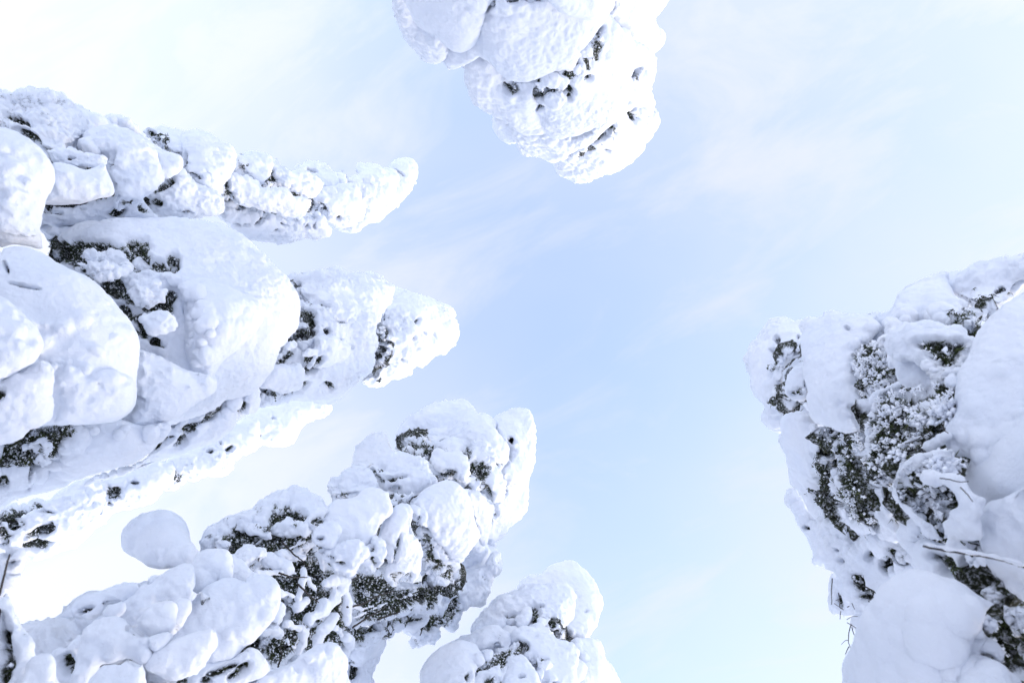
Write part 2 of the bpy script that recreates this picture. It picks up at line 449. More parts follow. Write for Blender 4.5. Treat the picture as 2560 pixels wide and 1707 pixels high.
SEED = [11]
def bough(tree, crop, poly, rough=0.3, off=0.0, darks=(), bare=0.0, flat=0.75, h=None, follow=0.5, name='snowy_bough', amp=1.0, res=1.5, lump=1.0, label=None, ros=0):
    """one snow-laden bough: an outline given its own distance, filled with spheres and meshed"""
    SEED[0] += 7; seed = SEED[0]
    P = catmull(src(crop, poly))
    lo, hi = P.min(0), P.max(0)
    cen = P.mean(0)
    size = float(np.sqrt((hi - lo).prod()))
    step = max(5.0, size / 26)
    gx, gy = np.meshgrid(np.arange(lo[0], hi[0], step), np.arange(lo[1], hi[1], step))
    g = np.stack([gx.ravel(), gy.ravel()], 1); g += rng.uniform(-0.3, 0.3, g.shape) * step
    ins, dist = inside_dist(P, g)
    m = ins & (dist > step * 0.45)
    g, dist = g[m], dist[m]
    if len(g) < 3: return None
    mx = dist.max(); cap = flat * mx
    rho = np.minimum(dist, cap)
    # fine beads following the edge
    e = P; nx = np.roll(P, -1, 0) - np.roll(P, 1, 0); nn = np.stack([-nx[:, 1], nx[:, 0]], 1); nn /= np.linalg.norm(nn, axis=1)[:, None] + 1e-9
    er = min(9.0, mx * 0.5)
    cand = []
    for sgn in (1, -1):
        q = e + nn * er * sgn
        i2, d2 = inside_dist(P, q)
        k = i2 & (d2 > er * 0.6)
        cand.append((q[k], d2[k]))
    g = np.concatenate([g] + [c[0] for c in cand]); rho = np.concatenate([rho] + [c[1] for c in cand])
    hc = (tree.surf(cen)[0][0] if h is None else h)
    hs = tree.surf(g)[0] if h is None else np.full(len(g), h) * (tree.surf(g)[0] / tree.surf(cen)[0][0])
    hh = np.exp((1 - follow) * np.log(hc) + follow * np.log(hs)) * (1 - off)
    r3 = ray(g)
    front = np.sqrt(np.maximum(mx * mx - (mx - rho) ** 2, 0))
    ctr = hh * (1 + 0.55 * mx / F)
    C = r3 * ctr[:, None] + EYE
    zc = (C - EYE) @ FWD
    R = rho / F * zc
    # secondary lumps on the near face
    zm = float(zc.mean())
    lpx = F / zm
    nl = int(len(g) * 0.55 * (0.15 + 1.15 * rough) * lump)
    ii, dd = None, None
    q = rng.uniform(lo, hi, (nl * 3, 2)); ii, dd = inside_dist(P, q); q, dd = q[ii], dd[ii]
    q, dd = q[:nl], dd[:nl]
    if len(q):
        lr = (rng.uniform(0.02, 0.075, len(q)) * (0.7 + 0.6 * rough)) * lpx
        lr = np.minimum(lr, np.maximum(dd * 1.0, 5.0))
        ddc = np.minimum(dd, cap)
        fr = np.sqrt(np.maximum(cap * cap - (cap - ddc) ** 2, 0))
        hq = tree.surf(q)[0] if h is None else np.full(len(q), h) * (tree.surf(q)[0] / tree.surf(cen)[0][0])
        hq = np.exp((1 - follow) * np.log(hc) + follow * np.log(hq)) * (1 - off)
        cq = hq * (1 + 0.55 * mx / F - (fr - lr * 0.65) / F)
        Cq = ray(q) * cq[:, None] + EYE
        C = np.concatenate([C, Cq]); R = np.concatenate([R, lr / F * ((Cq - EYE) @ FWD)])
    vox = max(0.004, zm / 683.0 * res)
    k = R > vox * 1.0
    me = spheres_mesh(C[k], R[k] + vox * 0.6, vox)
    dk = []
    x0, y0, s = CROPS[crop]
    for dd_ in darks:
        x, y, rx, ry = dd_[:4]; ang = dd_[4] if len(dd_) > 4 else 0; st = dd_[5] if len(dd_) > 5 else 1.0
        dk.append((x / s + x0, y / s + y0, rx / s, ry / s, ang, st))
    return finish_bough(tree, me, name, rough, dk, bare, zm, vox, seed, amp=amp, label=label, ros=ros)

def limb(tree, crop, pts, r0, r1, rough=0.5, off=0.0, h=None, name='snowy_branch', wob=0.25, bare=0.0, darks=()):
    """a snow-clad branch: beads along a curve"""
    SEED[0] += 7; seed = SEED[0]
    s = CROPS[crop][2]
    Q = src(crop, pts)
    t = np.linspace(0, len(Q) - 1, max(8, int(np.hypot(*np.diff(Q, axis=0).T).sum() / max(3.0, 0.35 * min(r0, r1) / s))))
    g = np.stack([np.interp(t, np.arange(len(Q)), Q[:, j]) for j in (0, 1)], 1)
    rr = np.linspace(r0, r1, len(t)) / s * (1 + rng.uniform(-wob, wob, len(t)))
    g = g + rng.normal(0, 0.18, g.shape) * rr[:, None]
    hh = (tree.surf(g)[0] if h is None else np.full(len(g), h)) * (1 - off)
    C = ray(g) * hh[:, None] + EYE; zc = (C - EYE) @ FWD
    zm = float(zc.mean()); vox = max(0.004, zm / 683.0 * 1.4)
    me = spheres_mesh(C, np.maximum(rr / F * zc, vox * 1.1) + 0.4 * vox, vox)
    return finish_bough(tree, me, name, rough, [], bare, zm, vox, seed, amp=0.6)

def tube(tree, name, C, R, mat, k=7, parent=None):
    C = np.asarray(C, float); R = np.asarray(R, float); n = len(C)
    T = np.gradient(C, axis=0); T /= np.linalg.norm(T, axis=1)[:, None] + 1e-9
    ref = np.array([0.3, 0.9, 0.2]) if abs(T[:, 1]).mean() < 0.8 else np.array([1.0, 0.1, 0.2])
    A = np.cross(T, ref); A /= np.linalg.norm(A, axis=1)[:, None] + 1e-9
    B = np.cross(T, A)
    an = np.linspace(0, 2 * np.pi, k, endpoint=False)
    V = (C[:, None] + (A[:, None] * np.cos(an)[None, :, None] + B[:, None] * np.sin(an)[None, :, None]) * R[:, None, None]).reshape(-1, 3)
    i, j = np.meshgrid(np.arange(n - 1), np.arange(k), indexing='ij')
    Fc = np.stack([i * k + j, i * k + (j + 1) % k, (i + 1) * k + (j + 1) % k, (i + 1) * k + j], -1).reshape(-1, 4)
    V = np.concatenate([V, C[:1], C[-1:]]); o = n * k
    capf = [(o, (q + 1) % k, q, q) for q in range(k)] + [(o + 1, (n - 1) * k + q, (n - 1) * k + (q + 1) % k, (n - 1) * k + (q + 1) % k) for q in range(k)]
    tri = np.array([(a, b, c) for a, b, c, _ in capf])
    # quads to triangles so one loop size serves
    q3 = np.concatenate([Fc[:, [0, 1, 2]], Fc[:, [0, 2, 3]], tri])
    me = mesh_from(name, V - tree.base, q3, [mat])
    return part(name, me, parent or tree.root)
def twig(tree, crop, pts, r0, r1, off=0.0, h=None, name='twig'):
    s = CROPS[crop][2]; Q = src(crop, pts)
    t = np.linspace(0, len(Q) - 1, 6 * len(Q))
    g = np.stack([np.interp(t, np.arange(len(Q)), Q[:, j]) for j in (0, 1)], 1)
    for _ in range(2): g[1:-1] = 0.25 * g[:-2] + 0.5 * g[1:-1] + 0.25 * g[2:]
    g[1:-1] += rng.normal(0, 0.5, g[1:-1].shape) * r0 / s * 0.4
    hh = (tree.surf(g)[0] if h is None else np.full(len(g), h)) * (1 - off)
    C = ray(g) * hh[:, None] + EYE; zc = (C - EYE) @ FWD
    R = np.linspace(r0, r1, len(t)) / s / F * zc
    return tube(tree, name, C, R, M_BARK)

def crown_and_trunk(tree, back=True, core=0.62, thick=0.6):
    """trunk down to the ground, dark needle core round it, snow on the far side and on the lower skirt"""
    ax = tree.axis; rd = tree.rad
    base = tree.base + np.array([0, 0, -0.1])
    order = np.argsort(ax[:, 2]); ax, rd = ax[order], rd[order]
    lowz = np.linspace(0.0, 0.85, 5)
    pts = np.concatenate([[base + (ax[0] - base) * t for t in lowz], ax])
    rad = np.concatenate([np.full(5, rd[0] * 1.05), rd])
    hgt = pts[:, 2]
    TR = np.interp(hgt, [0, hgt[-1]], [(0.05 + 0.011 * hgt[-1]) * thick, 0.02 * thick])
    tube(tree, 'trunk', pts, TR, M_BARK, 10)
    # dark core (needles and twigs)
    t = np.linspace(0, len(pts) - 1, 60)
    C = np.stack([np.interp(t, np.arange(len(pts)), pts[:, j]) for j in range(3)], 1)
    Rr = np.interp(t, np.arange(len(pts)), rad)
    keep = C[:, 2] > 0.5
    C, Rr = C[keep], Rr[keep]
    SEED[0] += 7
    zc = float(((tree.axis - EYE) @ FWD).mean())
    vox = max(0.02, zc / 683 * 2.4)
    tip = np.clip((C[-1, 2] - C[:, 2]) / 0.8, 0.15, 1)
    me = spheres_mesh(C, Rr * core * tip, vox)
    finish_bough(tree, me, 'needle_crown', 0.9, [], 0.95, zc, vox, SEED[0], tufts=True, dens=0.6)
    # far side: drooping snow pads
    if back:
        L_, R_ = [], []
        for i in range(0, len(C)):
            out = C[i] - EYE; out[2] = 0; out /= np.linalg.norm(out)
            sd_ = np.array([-out[1], out[0], 0])
            for k in range(4):
                a = rng.uniform(-1.45, 1.45)
                dirv = out * math.cos(a) + sd_ * math.sin(a)
                rr = Rr[i] * rng.uniform(0.55, 0.72) * (0.86 if abs(a) > 1 else 1)
                pr = Rr[i] * rng.uniform(0.16, 0.27)
                for q in range(3):
                    L_.append(C[i] + dirv * rr * (0.75 + 0.14 * q) + np.array([0, 0, -0.10 * q * Rr[i]])); R_.append(pr * (1 - 0.12 * q))
            if C[i, 2] < ax[0, 2] - 0.35:      # below the frame the near side too
                for k in range(3):
                    a = rng.uniform(1.5, 4.8)
                    dirv = out * math.cos(a) + sd_ * math.sin(a)
                    L_.append(C[i] + dirv * Rr[i] * 0.6); R_.append(Rr[i] * rng.uniform(0.16, 0.26))
        vox = max(0.028, zc / 683 * 3)
        L_ = np.array(L_); R_ = np.array(R_) * np.clip((C[-1, 2] + 0.1 - L_[:, 2]) / 0.8, 0.3, 1)
        k = L_[:, 2] > 0.3
        me = spheres_mesh(L_[k], R_[k], vox)
        SEED[0] += 7
        finish_bough(tree, me, 'snow_mantle', 0.7, [], 0.0, zc, vox, SEED[0], tufts=False, kind='stuff')
# ------------------------------------------------------------------ ground
gv = []; rings = [0, 0.8, 1.6, 2.5, 3.5, 5, 7, 10, 15, 25, 45, 90, 200, 500, 1500]; seg = 64
for r in rings[1:]:
    for k in range(seg):
        a = 2 * math.pi * k / seg
        gv.append((r * math.cos(a), r * math.sin(a), 0))
gv = np.array([(0, 0, 0)] + gv, float)
gv[:, 2] = (vnoise(gv * [1, 1, 0] + 100, 2.3, 5) - 0.5) * 0.22 * np.clip(np.hypot(gv[:, 0], gv[:, 1]) / 3, 0, 1)
gf = [(0, 1 + k, 1 + (k + 1) % seg) for k in range(seg)]
for i in range(len(rings) - 2):
    for k in range(seg):
        a, b = 1 + i * seg + k, 1 + i * seg + (k + 1) % seg
        gf += [(a, a + seg, b), (b, a + seg, b + seg)]
gme = mesh_from('snowy_ground', gv, gf, [M_GROUND])
gob = bpy.data.objects.new('snowy_ground', gme); COL.objects.link(gob); gob['kind'] = 'structure'

# ------------------------------------------------------------------ the trees
A = Tree('A', [(0, 480, 4.0, 190), (500, 480, 6.0, 120), (790, 495, 8.5, 80), (950, 480, 10.2, 60), (1020, 415, 11.0, 36)],
         'narrow snow covered spruce whose slender white tip curls upward like a hook', (-3.6, -0.6))
B = Tree('B', [(0, 920, 3.6, 330), (500, 880, 5.4, 250), (900, 850, 8.8, 130), (1130, 830, 13, 55)],
         'big spruce with huge smooth snow drapes and a blunt rounded tip', (-3.2, 0.2))
Ft = Tree('F', [(0, 1310, 5.5, 75), (400, 1200, 7.5, 60), (815, 1015, 12, 28)],
          'thin sunlit glaring white spruce showing as a strip behind the big draped spruce', (-5.0, 1.5))
Ct = Tree('C', [(430, 1640, 3.2, 280), (800, 1420, 4.6, 240), (1100, 1250, 6.6, 170), (1300, 1080, 9.5, 60)],
          'spruce with a forked snowy top and a dark open underside of rimed branches', (-1.9, 1.55))
Dt = Tree('D', [(1310, 1707, 5.8, 240), (1430, 1440, 9.0, 90)],
          'small white domed spruce top at the bottom edge beside the forked spruce', (-0.85, 2.9))
Tt = Tree('T', [(1320, 0, 5.0, 310), (1420, 250, 7.2, 210), (1470, 420, 10, 90)],
          'spruce hanging in from the top edge, wrapped in cauliflower like snow', (-0.65, -2.45))
Et = Tree('E', [(2560, 1150, 2.55, 420), (2200, 1010, 3.9, 300), (1900, 920, 7.2, 100)],
          'spruce on the right with bare dark green frosted needles under its snow', (1.55, 0.45))
It = Tree('I', [(2700, 1800, 1.4, 330), (2440, 1640, 1.75, 250)],
          'near blurred young spruce under a smooth snow hood in the lower right corner', (1.02, 0.85), 'young spruces close to the camera')
Ht = Tree('H', [(-80, 1900, 1.25, 160), (20, 1420, 1.6, 60)],
          'near blurred sapling with a snow knob on its twig in the lower left corner', (-1.3, 0.85), 'young spruces close to the camera')

# ---- A: hook tipped spruce
bough(A, 'R1', [(0,375),(130,410),(250,480),(330,560),(400,640),(415,740),(380,830),(310,960),(290,1060),(300,1160),(350,1330),(200,1310),(60,1300),(0,1320),(-150,1100),(-170,500)], 0.05, 0.10, flat=0.8)
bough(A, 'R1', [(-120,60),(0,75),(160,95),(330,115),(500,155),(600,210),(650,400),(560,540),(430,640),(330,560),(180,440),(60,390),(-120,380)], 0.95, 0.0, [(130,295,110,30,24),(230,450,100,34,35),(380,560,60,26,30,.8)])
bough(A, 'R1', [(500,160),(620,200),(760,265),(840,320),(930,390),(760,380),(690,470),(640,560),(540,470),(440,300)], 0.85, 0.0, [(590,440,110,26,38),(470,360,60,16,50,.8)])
bough(A, 'R1', [(640,480),(800,380),(930,370),(1060,420),(1170,520),(1230,650),(1290,740),(1240,830),(1170,910),(1060,960),(930,1020),(880,960),(890,830),(840,690),(860,610),(700,570)], 0.3, 0.03, [(870,640,22,60,30,.9),(860,830,22,50,60,.8),(910,930,25,25,0,1)])
bough(A, 'R1', [(420,650),(560,660),(700,700),(820,640),(840,700),(890,830),(880,910),(700,955),(560,990),(420,985),(300,970),(330,880),(400,760)], 0.08, 0.05)
bough(A, 'R1', [(380,560),(520,540),(640,560),(830,600),(830,680),(700,700),(560,670),(430,650)], 0.5, 0.04, [(560,605,25,12,-15,.9)])
bough(A, 'R1', [(820,300),(900,287),(1000,305),(1080,400),(1190,490),(1290,560),(1420,610),(1405,700),(1290,770),(1220,680),(1170,540),(1040,420),(910,375)], 0.12, 0.0)
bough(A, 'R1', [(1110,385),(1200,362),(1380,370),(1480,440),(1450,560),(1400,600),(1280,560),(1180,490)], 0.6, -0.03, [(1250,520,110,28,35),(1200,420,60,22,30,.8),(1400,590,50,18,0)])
bough(A, 'R1', [(1450,430),(1560,402),(1700,462),(1830,545),(1840,640),(1800,750),(1740,790),(1730,880),(1600,890),(1470,780),(1430,660),(1435,520)], 0.3, 0.0, [(1445,640,20,80,0,1),(1530,750,50,10,20,.7)])
bough(A, 'R1', [(1190,890),(1300,770),(1420,720),(1520,800),(1740,900),(1765,960),(1745,1040),(1680,1062),(1500,1085),(1300,1100),(1200,1060),(1170,960)], 0.6, -0.01, [(1270,830,110,40,-35),(1220,960,60,40,0),(1480,1050,50,14,10,.8)])
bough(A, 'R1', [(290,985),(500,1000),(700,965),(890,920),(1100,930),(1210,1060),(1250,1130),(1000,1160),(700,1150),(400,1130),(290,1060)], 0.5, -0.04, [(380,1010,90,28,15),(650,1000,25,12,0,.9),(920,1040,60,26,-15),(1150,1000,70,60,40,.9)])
bough(A, 'R2', [(60,100),(230,68),(350,95),(385,165),(345,250),(300,325),(190,270),(70,205)], 0.6, -0.02, [(120,215,60,18,28),(165,240,26,14,0)])
bough(A, 'R2', [(330,95),(430,130),(510,200),(600,190),(700,235),(785,300),(780,345),(700,420),(640,420),(520,370),(430,340),(330,350),(300,310)], 0.4, -0.02, [(370,285,60,55,-30),(385,200,18,26,0,.8)])
bough(A, 'R2', [(-30,280),(60,240),(200,275),(320,345),(450,350),(560,400),(690,430),(690,500),(600,590),(450,560),(300,540),(130,490),(40,440),(-30,400)], 0.55, 0.0, [(30,410,60,50,0),(20,320,30,40,0)])
bough(A, 'R2', [(-40,420),(60,450),(130,490),(300,540),(450,560),(600,590),(740,560),(820,610),(850,660),(780,738),(650,747),(480,777),(280,770),(150,750),(40,660),(-40,580)], 0.6, 0.0, [(130,500,24,18),(255,610,40,14,-30),(480,632,30,20),(420,690,26,18),(170,630,30,12,-30,.8),(650,670,14,30,20,.7),(710,650,10,24,0,.6),(320,560,18,24,0,.8),(110,640,30,8,10,.7)])
bough(A, 'R2', [(575,195),(640,135),(700,130),(800,170),(870,225),(890,300),(880,350),(780,370),(740,420),(680,400),(700,300),(640,240)], 0.4, -0.04, [(690,210,40,10,10,.6)])
bough(A, 'R2', [(700,430),(770,360),(900,325),(980,310),(1050,330),(1060,430),(1100,520),(1040,600),(950,660),(860,645),(790,580),(720,500)], 0.7, -0.01, [(765,510,50,40,30),(895,590,24,16),(730,480,16,24,0,.8),(800,540,20,14,0,.8)])
bough(A, 'R2', [(865,225),(930,222),(965,290),(960,340),(900,345),(880,290)], 0.2, -0.03)
bough(A, 'R2', [(960,290),(1055,245),(1060,180),(1130,153),(1200,168),(1250,205),(1310,200),(1360,260),(1310,410),(1200,520),(1100,560),(1050,440),(1000,330)], 0.5, 0.0, [(1060,425,10,14,0,.5)])
bough(A, 'R2', [(1285,195),(1310,140),(1380,105),(1450,100),(1500,130),(1527,200),(1515,280),(1460,380),(1380,460),(1250,570),(1190,605),(1120,620),(1040,682),(970,697),(880,690),(820,640),(950,630),(1090,550),(1200,480),(1280,390),(1320,280)], 0.1, 0.0, [(1370,215,50,6,25,.55)])
crown_and_trunk(A)

# ---- B: big draped spruce
bough(B, 'R3', [(-160,150),(0,112),(30,62),(110,40),(230,55),(340,100),(500,190),(640,250),(740,340),(830,430),(890,510),(950,590),(1030,680),(1055,780),(1040,900),(1020,1030),(1010,1110),(1030,1180),(1045,1250),(1000,1330),(940,1390),(850,1430),(680,1445),(530,1450),(380,1440),(200,1482),(130,1550),(-100,1500),(-160,800)], 0.12, 0.08, [(190,350,110,12,12,.9),(30,180,12,50,-20,.9),(1010,1110,20,30,0,.7)], flat=0.7)
bough(B, 'R3', [(-160,420),(-20,440),(80,500),(200,610),(280,700),(310,800),(300,900),(220,985),(110,1050),(0,1110),(-160,1140)], 0.06, 0.12, flat=0.8)
bough(B, 'R3', [(380,930),(520,900),(700,980),(900,1000),(1010,1080),(1035,1180),(1045,1260),(960,1375),(850,1420),(680,1435),(530,1445),(390,1420),(430,1300),(400,1100)], 0.12, 0.10)
bough(B, 'R3', [(-160,1130),(20,1095),(180,1020),(350,930),(400,1060),(360,1200),(400,1330),(350,1440),(200,1482),(130,1550),(0,1590),(-160,1600)], 0.25, 0.105, [(10,1200,30,60,20,.8)])
B1 = [(290,-120),(600,-160),(1000,-174),(1270,-154),(1500,-164),(1700,-114),(1850,-54),(2032,100),(2182,245),(2312,375),(2347,465),(2337,555),(2312,675),(2222,785),(2152,885),(2102,985),(2072,1075),(1942,1215),(1750,1240),(1640,1340),(1450,1390),(1300,1450),(1100,1500),(900,1500),(850,1300),(850,900),(600,400)]
bough(B, 'R3', B1, 0.28, 0.0, [(560,120,280,80,22),(820,60,260,60,8),(1090,90,110,100,70),(1220,190,140,45,12),(880,380,180,90,30),(1200,490,200,80,20),(960,560,90,60,55),(1120,720,120,40,0),(1080,620,80,50,30),(1370,180,50,80,-20),(700,250,180,60,25,.9),(1230,800,70,30,20,.7),(1330,440,60,60,0,.9)], flat=0.6, res=1.4)
bough(B, 'R3', [(960,260),(1100,235),(1300,240),(1500,285),(1700,340),(1900,420),(2020,470),(2050,580),(1990,720),(1850,850),(1700,1000),(1660,1100),(1540,1060),(1480,900),(1480,700),(1440,520),(1320,360),(1150,300)], 0.25, 0.04, [(1340,500,30,50,0,.8)], flat=0.9)
for q in ([(1020,340),(1120,300),(1220,320),(1290,420),(1270,480),(1150,520),(1060,480)], [(650,120),(720,85),(790,100),(820,160),(760,200),(660,170)], [(800,110),(880,95),(960,130),(980,190),(880,200),(810,170)],
          [(950,80),(1010,70),(1035,130),(1000,170),(950,130)], [(1030,140),(1080,130),(1120,190),(1110,225),(1050,215)], [(1120,90),(1220,60),(1310,80),(1320,130),(1250,190),(1150,150)], 
          [(600,180),(740,190),(900,215),(1000,230),(920,290),(780,290),(680,250)], [(480,-10),(620,20),(760,60),(860,30),(700,-20)], [(1040,200),(1300,190),(1440,240),(1300,290),(1060,260)], [(1100,590),(1240,560),(1350,600),(1340,700),(1200,720),(1100,650)]):
    bough(B, 'R3', q, 0.95, 0.012, [], res=1.3)
bough(B, 'R3', [(1050,860),(1250,900),(1450,1000),(1650,1060),(1690,1160),(1500,1310),(1300,1440),(1000,1560),(840,1480),(1030,1330),(1050,1240),(1010,1110)], 0.15, 0.03, [(1060,1240,60,14,20,.9),(1025,1120,20,50,0,.8)])
bough(B, 'R5', [(470,390),(600,335),(900,290),(1100,330),(1310,320),(1290,400),(1180,520),(1000,650),(640,740),(480,820),(260,870),(100,930),(0,1010),(-120,1050),(-130,740),(0,690),(230,650),(460,560)], 0.2, 0.03, [(240,700,12,90,8,.8),(340,560,60,30,-20,.6),(150,760,60,20,-20,.6)])
bough(B, 'R5', [(-130,660),(0,690),(150,660),(270,690),(230,800),(80,840),(0,940),(-130,960)], 0.6, 0.05, [(20,780,40,60,20,.8),(240,700,10,70,5,.8)])
bough(B, 'R5', [(155,520),(230,460),(330,425),(390,470),(395,560),(420,600),(330,640),(240,610),(250,540)], 0.9, 0.02, [(310,540,70,50,30),(400,560,40,30)])
bough(B, 'R5', [(1150,340),(1310,320),(1440,260),(1640,200),(1750,140),(1900,60),(2010,20),(2010,200),(1850,260),(1740,400),(1500,520),(1200,640),(900,740),(640,830),(700,730),(1000,640),(1180,520)], 0.4, -0.03, [(1330,325,40,16,-30),(1240,480,100,28,-30),(1430,460,60,30,-40),(1490,370,40,50,30,.8),(1670,210,60,16,-35),(1900,190,30,60,20),(1560,300,120,20,-25,.6)])
B2 = [(380,170),(500,130),(650,125),(700,105),(760,100),(850,150),(980,130),(1070,140),(1180,210),(1210,250),(1180,330),(1120,430),(1050,560),(1060,680),(1030,800),(1040,890),(950,960),(880,1020),(800,1100),(720,1135),(600,1120),(420,1140),(250,1180),(0,1210),(140,1050),(200,950),(280,760),(430,560),(440,400)]
bough(B, 'R4', B2, 0.6, 0.0, [(460,620,130,45,-20),(445,250,26,60,-10),(520,440,70,30,20),(560,520,50,50,0,.9),(290,850,110,40,-10),(600,860,100,40,-35),(450,1070,120,40,-30),(680,585,24,20),(380,760,50,40,-20),(250,1065,70,24,10),(720,1030,30,40,-30,.8),(680,370,40,14,20,.7),(800,515,40,14,0,.7),(470,500,40,40,0),(870,715,30,20,0,.6)], flat=0.6, res=1.4)
bough(B, 'R4', [(560,1010),(640,930),(850,790),(895,850),(890,1000),(800,1090),(720,1130),(620,1100)], 0.35, 0.03, [(700,1010,26,40,-30,.7)])
bough(B, 'R4', [(620,350),(760,280),(900,250),(1000,290),(985,350),(1030,450),(1050,560),(920,560),(780,500),(660,420)], 0.3, 0.02, [(1000,330,26,20,20,.7),(680,375,20,12,0,.8)])
bough(B, 'R4', [(150,1000),(220,890),(340,880),(440,850),(490,900),(480,1000),(390,1080),(260,1060)], 0.35, 0.03, [])
bough(B, 'R4', [(350,690),(420,660),(450,700),(420,740),(350,740)], 0.4, 0.03); bough(B, 'R4', [(450,780),(540,730),(620,740),(590,790),(500,800)], 0.3, 0.03)
bough(B, 'R4', [(600,650),(740,640),(850,690),(830,780),(720,850),(620,900),(520,860),(560,780)], 0.6, 0.02, [(620,850,80,26,-40,.9)])
bough(B, 'R4', [(980,130),(1070,140),(1180,205),(1250,250),(1180,340),(1110,440),(1040,440),(990,330),(900,240)], 0.15, 0.0, [(1000,325,24,16,30,.6)])
bough(B, 'R4', [(1180,250),(1330,300),(1440,315),(1540,355),(1640,400),(1680,480),(1717,550),(1718,620),(1680,700),(1620,752),(1520,792),(1440,855),(1380,858),(1300,940),(1230,957),(1200,942),(1130,1000),(1050,1022),(960,1016),(890,1012),(1020,900),(1050,700),(1040,560),(1100,430)], 0.45, 0.0, [(1110,565,90,26,20),(1065,790,40,60,20),(1060,880,40,70,30),(1118,475,14,18),(1390,510,14,26,20,.8),(1190,687,46,14,5),(1100,740,40,30,0,.8),(1380,640,14,30,20,.6),(1465,600,16,14,0,.6),(1280,825,16,8,0,.7),(1540,620,10,30,0,.5),(1110,660,30,20,0,.8)])
bough(B, 'R4', [(1330,300),(1440,315),(1540,355),(1640,400),(1680,470),(1640,560),(1520,560),(1420,480),(1330,420)], 0.15, 0.01, [(1490,440,26,10,30,.5)])
bough(B, 'R5', [(-160,440),(0,400),(200,330),(480,290),(600,330),(520,480),(420,600),(230,720),(0,720),(-160,740)], 0.9, -0.02, [(200,500,500,300)], bare=0.95, flat=0.5, name='needle_spray')
crown_and_trunk(B)

# ---- F: sunlit strip behind B
bough(Ft, 'R5', [(-120,1090),(0,1070),(130,1050),(330,960),(480,840),(700,740),(800,880),(760,1090),(700,1190),(620,1260),(500,1303),(430,1318),(330,1372),(250,1352),(130,1340),(-120,1340)], 0.45, 0.0, [(20,1190,60,80),(140,1090,60,36),(330,1150,110,50,-28),(290,1270,110,40,-10),(350,990,70,14,5,.9),(60,1330,30,20,0,.7)])
bough(Ft, 'R5', [(650,820),(760,720),(900,680),(1000,660),(1100,620),(1300,620),(1340,790),(1270,820),(1200,910),(1060,972),(960,992),(840,1082),(740,1122),(690,1010)], 0.4, 0.0, [(880,850,60,46),(760,1005,34,26),(650,960,18,14),(710,890,24,14),(1060,770,28,14),(850,800,20,14,0,.8),(860,940,20,10,0,.8),(720,810,14,30,20,.7)])
bough(Ft, 'R5', [(1240,640),(1450,530),(1600,470),(1750,360),(1900,320),(2020,300),(2010,520),(1860,572),(1830,632),(1780,692),(1660,722),(1630,712),(1540,767),(1450,757),(1330,790)], 0.35, 0.0, [(1650,520,20,14),(1800,500,50,26,-30,.8),(1480,700,10,8,0,.8),(1730,460,8,12,0,.8)])
bough(Ft, 'R4', [(-40,1340),(200,1180),(420,1130),(560,1060),(680,1110),(722,1165),(702,1232),(640,1270),(592,1272),(600,1300),(520,1320),(440,1390),(430,1450),(380,1477),(260,1490),(190,1460),(100,1520),(-40,1590)], 0.3, 0.0, [(265,1262,14,9)])
crown_and_trunk(Ft, core=0.7, thick=0.25)

# ---- C: forked spruce
bough(Ct, 'R8', [(1235,295),(1290,250),(1380,207),(1450,198),(1510,215),(1540,300),(1560,450),(1550,580),(1520,780),(1490,950),(1440,1030),(1380,1100),(1290,1200),(1250,1285),(1190,1270),(1150,1200),(1190,1100),(1230,940),(1310,880),(1320,780),(1290,700),(1360,600),(1370,500),(1300,420)], 0.18, 0.0, [(1375,440,36,22,30,.9),(1262,1010,22,44,0,1)])
bough(Ct, 'R8', [(465,540),(463,470),(480,360),(540,300),(640,220),(720,165),(850,130),(970,123),(1040,150),(1090,200),(1100,228),(1170,235),(1230,290),(1290,400),(1365,490),(1370,570),(1330,640),(1250,640),(1190,600),(1090,560),(1000,500),(870,450),(760,480),(640,420),(560,470)], 0.10, 0.03)
bough(Ct, 'R8', [(490,550),(560,440),(660,400),(760,450),(880,430),(960,450),(1050,500),(1150,480),(1260,600),(1260,660),(1330,780),(1290,930),(1240,950),(1170,890),(1050,780),(960,780),(780,780),(720,610),(580,575)], 0.95, 0.0, [(640,490,150,80,10),(720,560,60,80,-20),(850,720,110,60,10),(1120,680,100,90),(1180,850,70,60,50),(1020,540,50,60,20,.8),(960,700,50,50,0,.8)])
bough(Ct, 'R8', [(750,570),(800,510),(880,540),(960,550),(1040,620),(1055,690),(1000,740),(940,700),(880,690),(800,650)], 0.9, 0.02, [(900,690,60,30,0,.8)])
bough(Ct, 'R8', [(870,470),(940,445),(970,500),(960,550),(890,540)], 0.7, 0.02)
bough(Ct, 'R8', [(1190,790),(1240,725),(1300,745),(1328,830),(1290,910),(1250,935),(1200,860)], 0.7, 0.02)
bough(Ct, 'R8', [(1160,650),(1210,600),(1245,640),(1230,690),(1180,690)], 0.5, 0.02)
bough(Ct, 'R8', [(122,660),(130,560),(145,490),(220,430),(310,380),(380,376),(400,430),(420,490),(470,560),(400,620),(280,650)], 0.08, -0.02)
bough(Ct, 'R8', [(265,650),(330,600),(400,570),(500,558),(590,575),(680,573),(720,602),(750,690),(792,770),(700,810),(600,860),(450,840),(350,790),(270,720)], 0.7, 0.02, [(310,750,70,30,35),(510,720,40,16),(460,825,40,24),(430,740,40,20,0,.7),(280,690,26,30,0,.8)])
bough(Ct, 'R8', [(420,900),(500,850),(640,830),(620,900),(560,960),(460,990)], 0.9, 0.0, [(490,920,80,40,20),(560,930,40,30)])
bough(Ct, 'R8', [(-50,760),(0,720),(60,680),(150,643),(260,640),(300,720),(330,790),(300,840),(200,870),(100,910),(-20,920),(-70,830)], 0.75, 0.0, [(110,870,80,30,-20),(20,890,40,30,0,.8)])
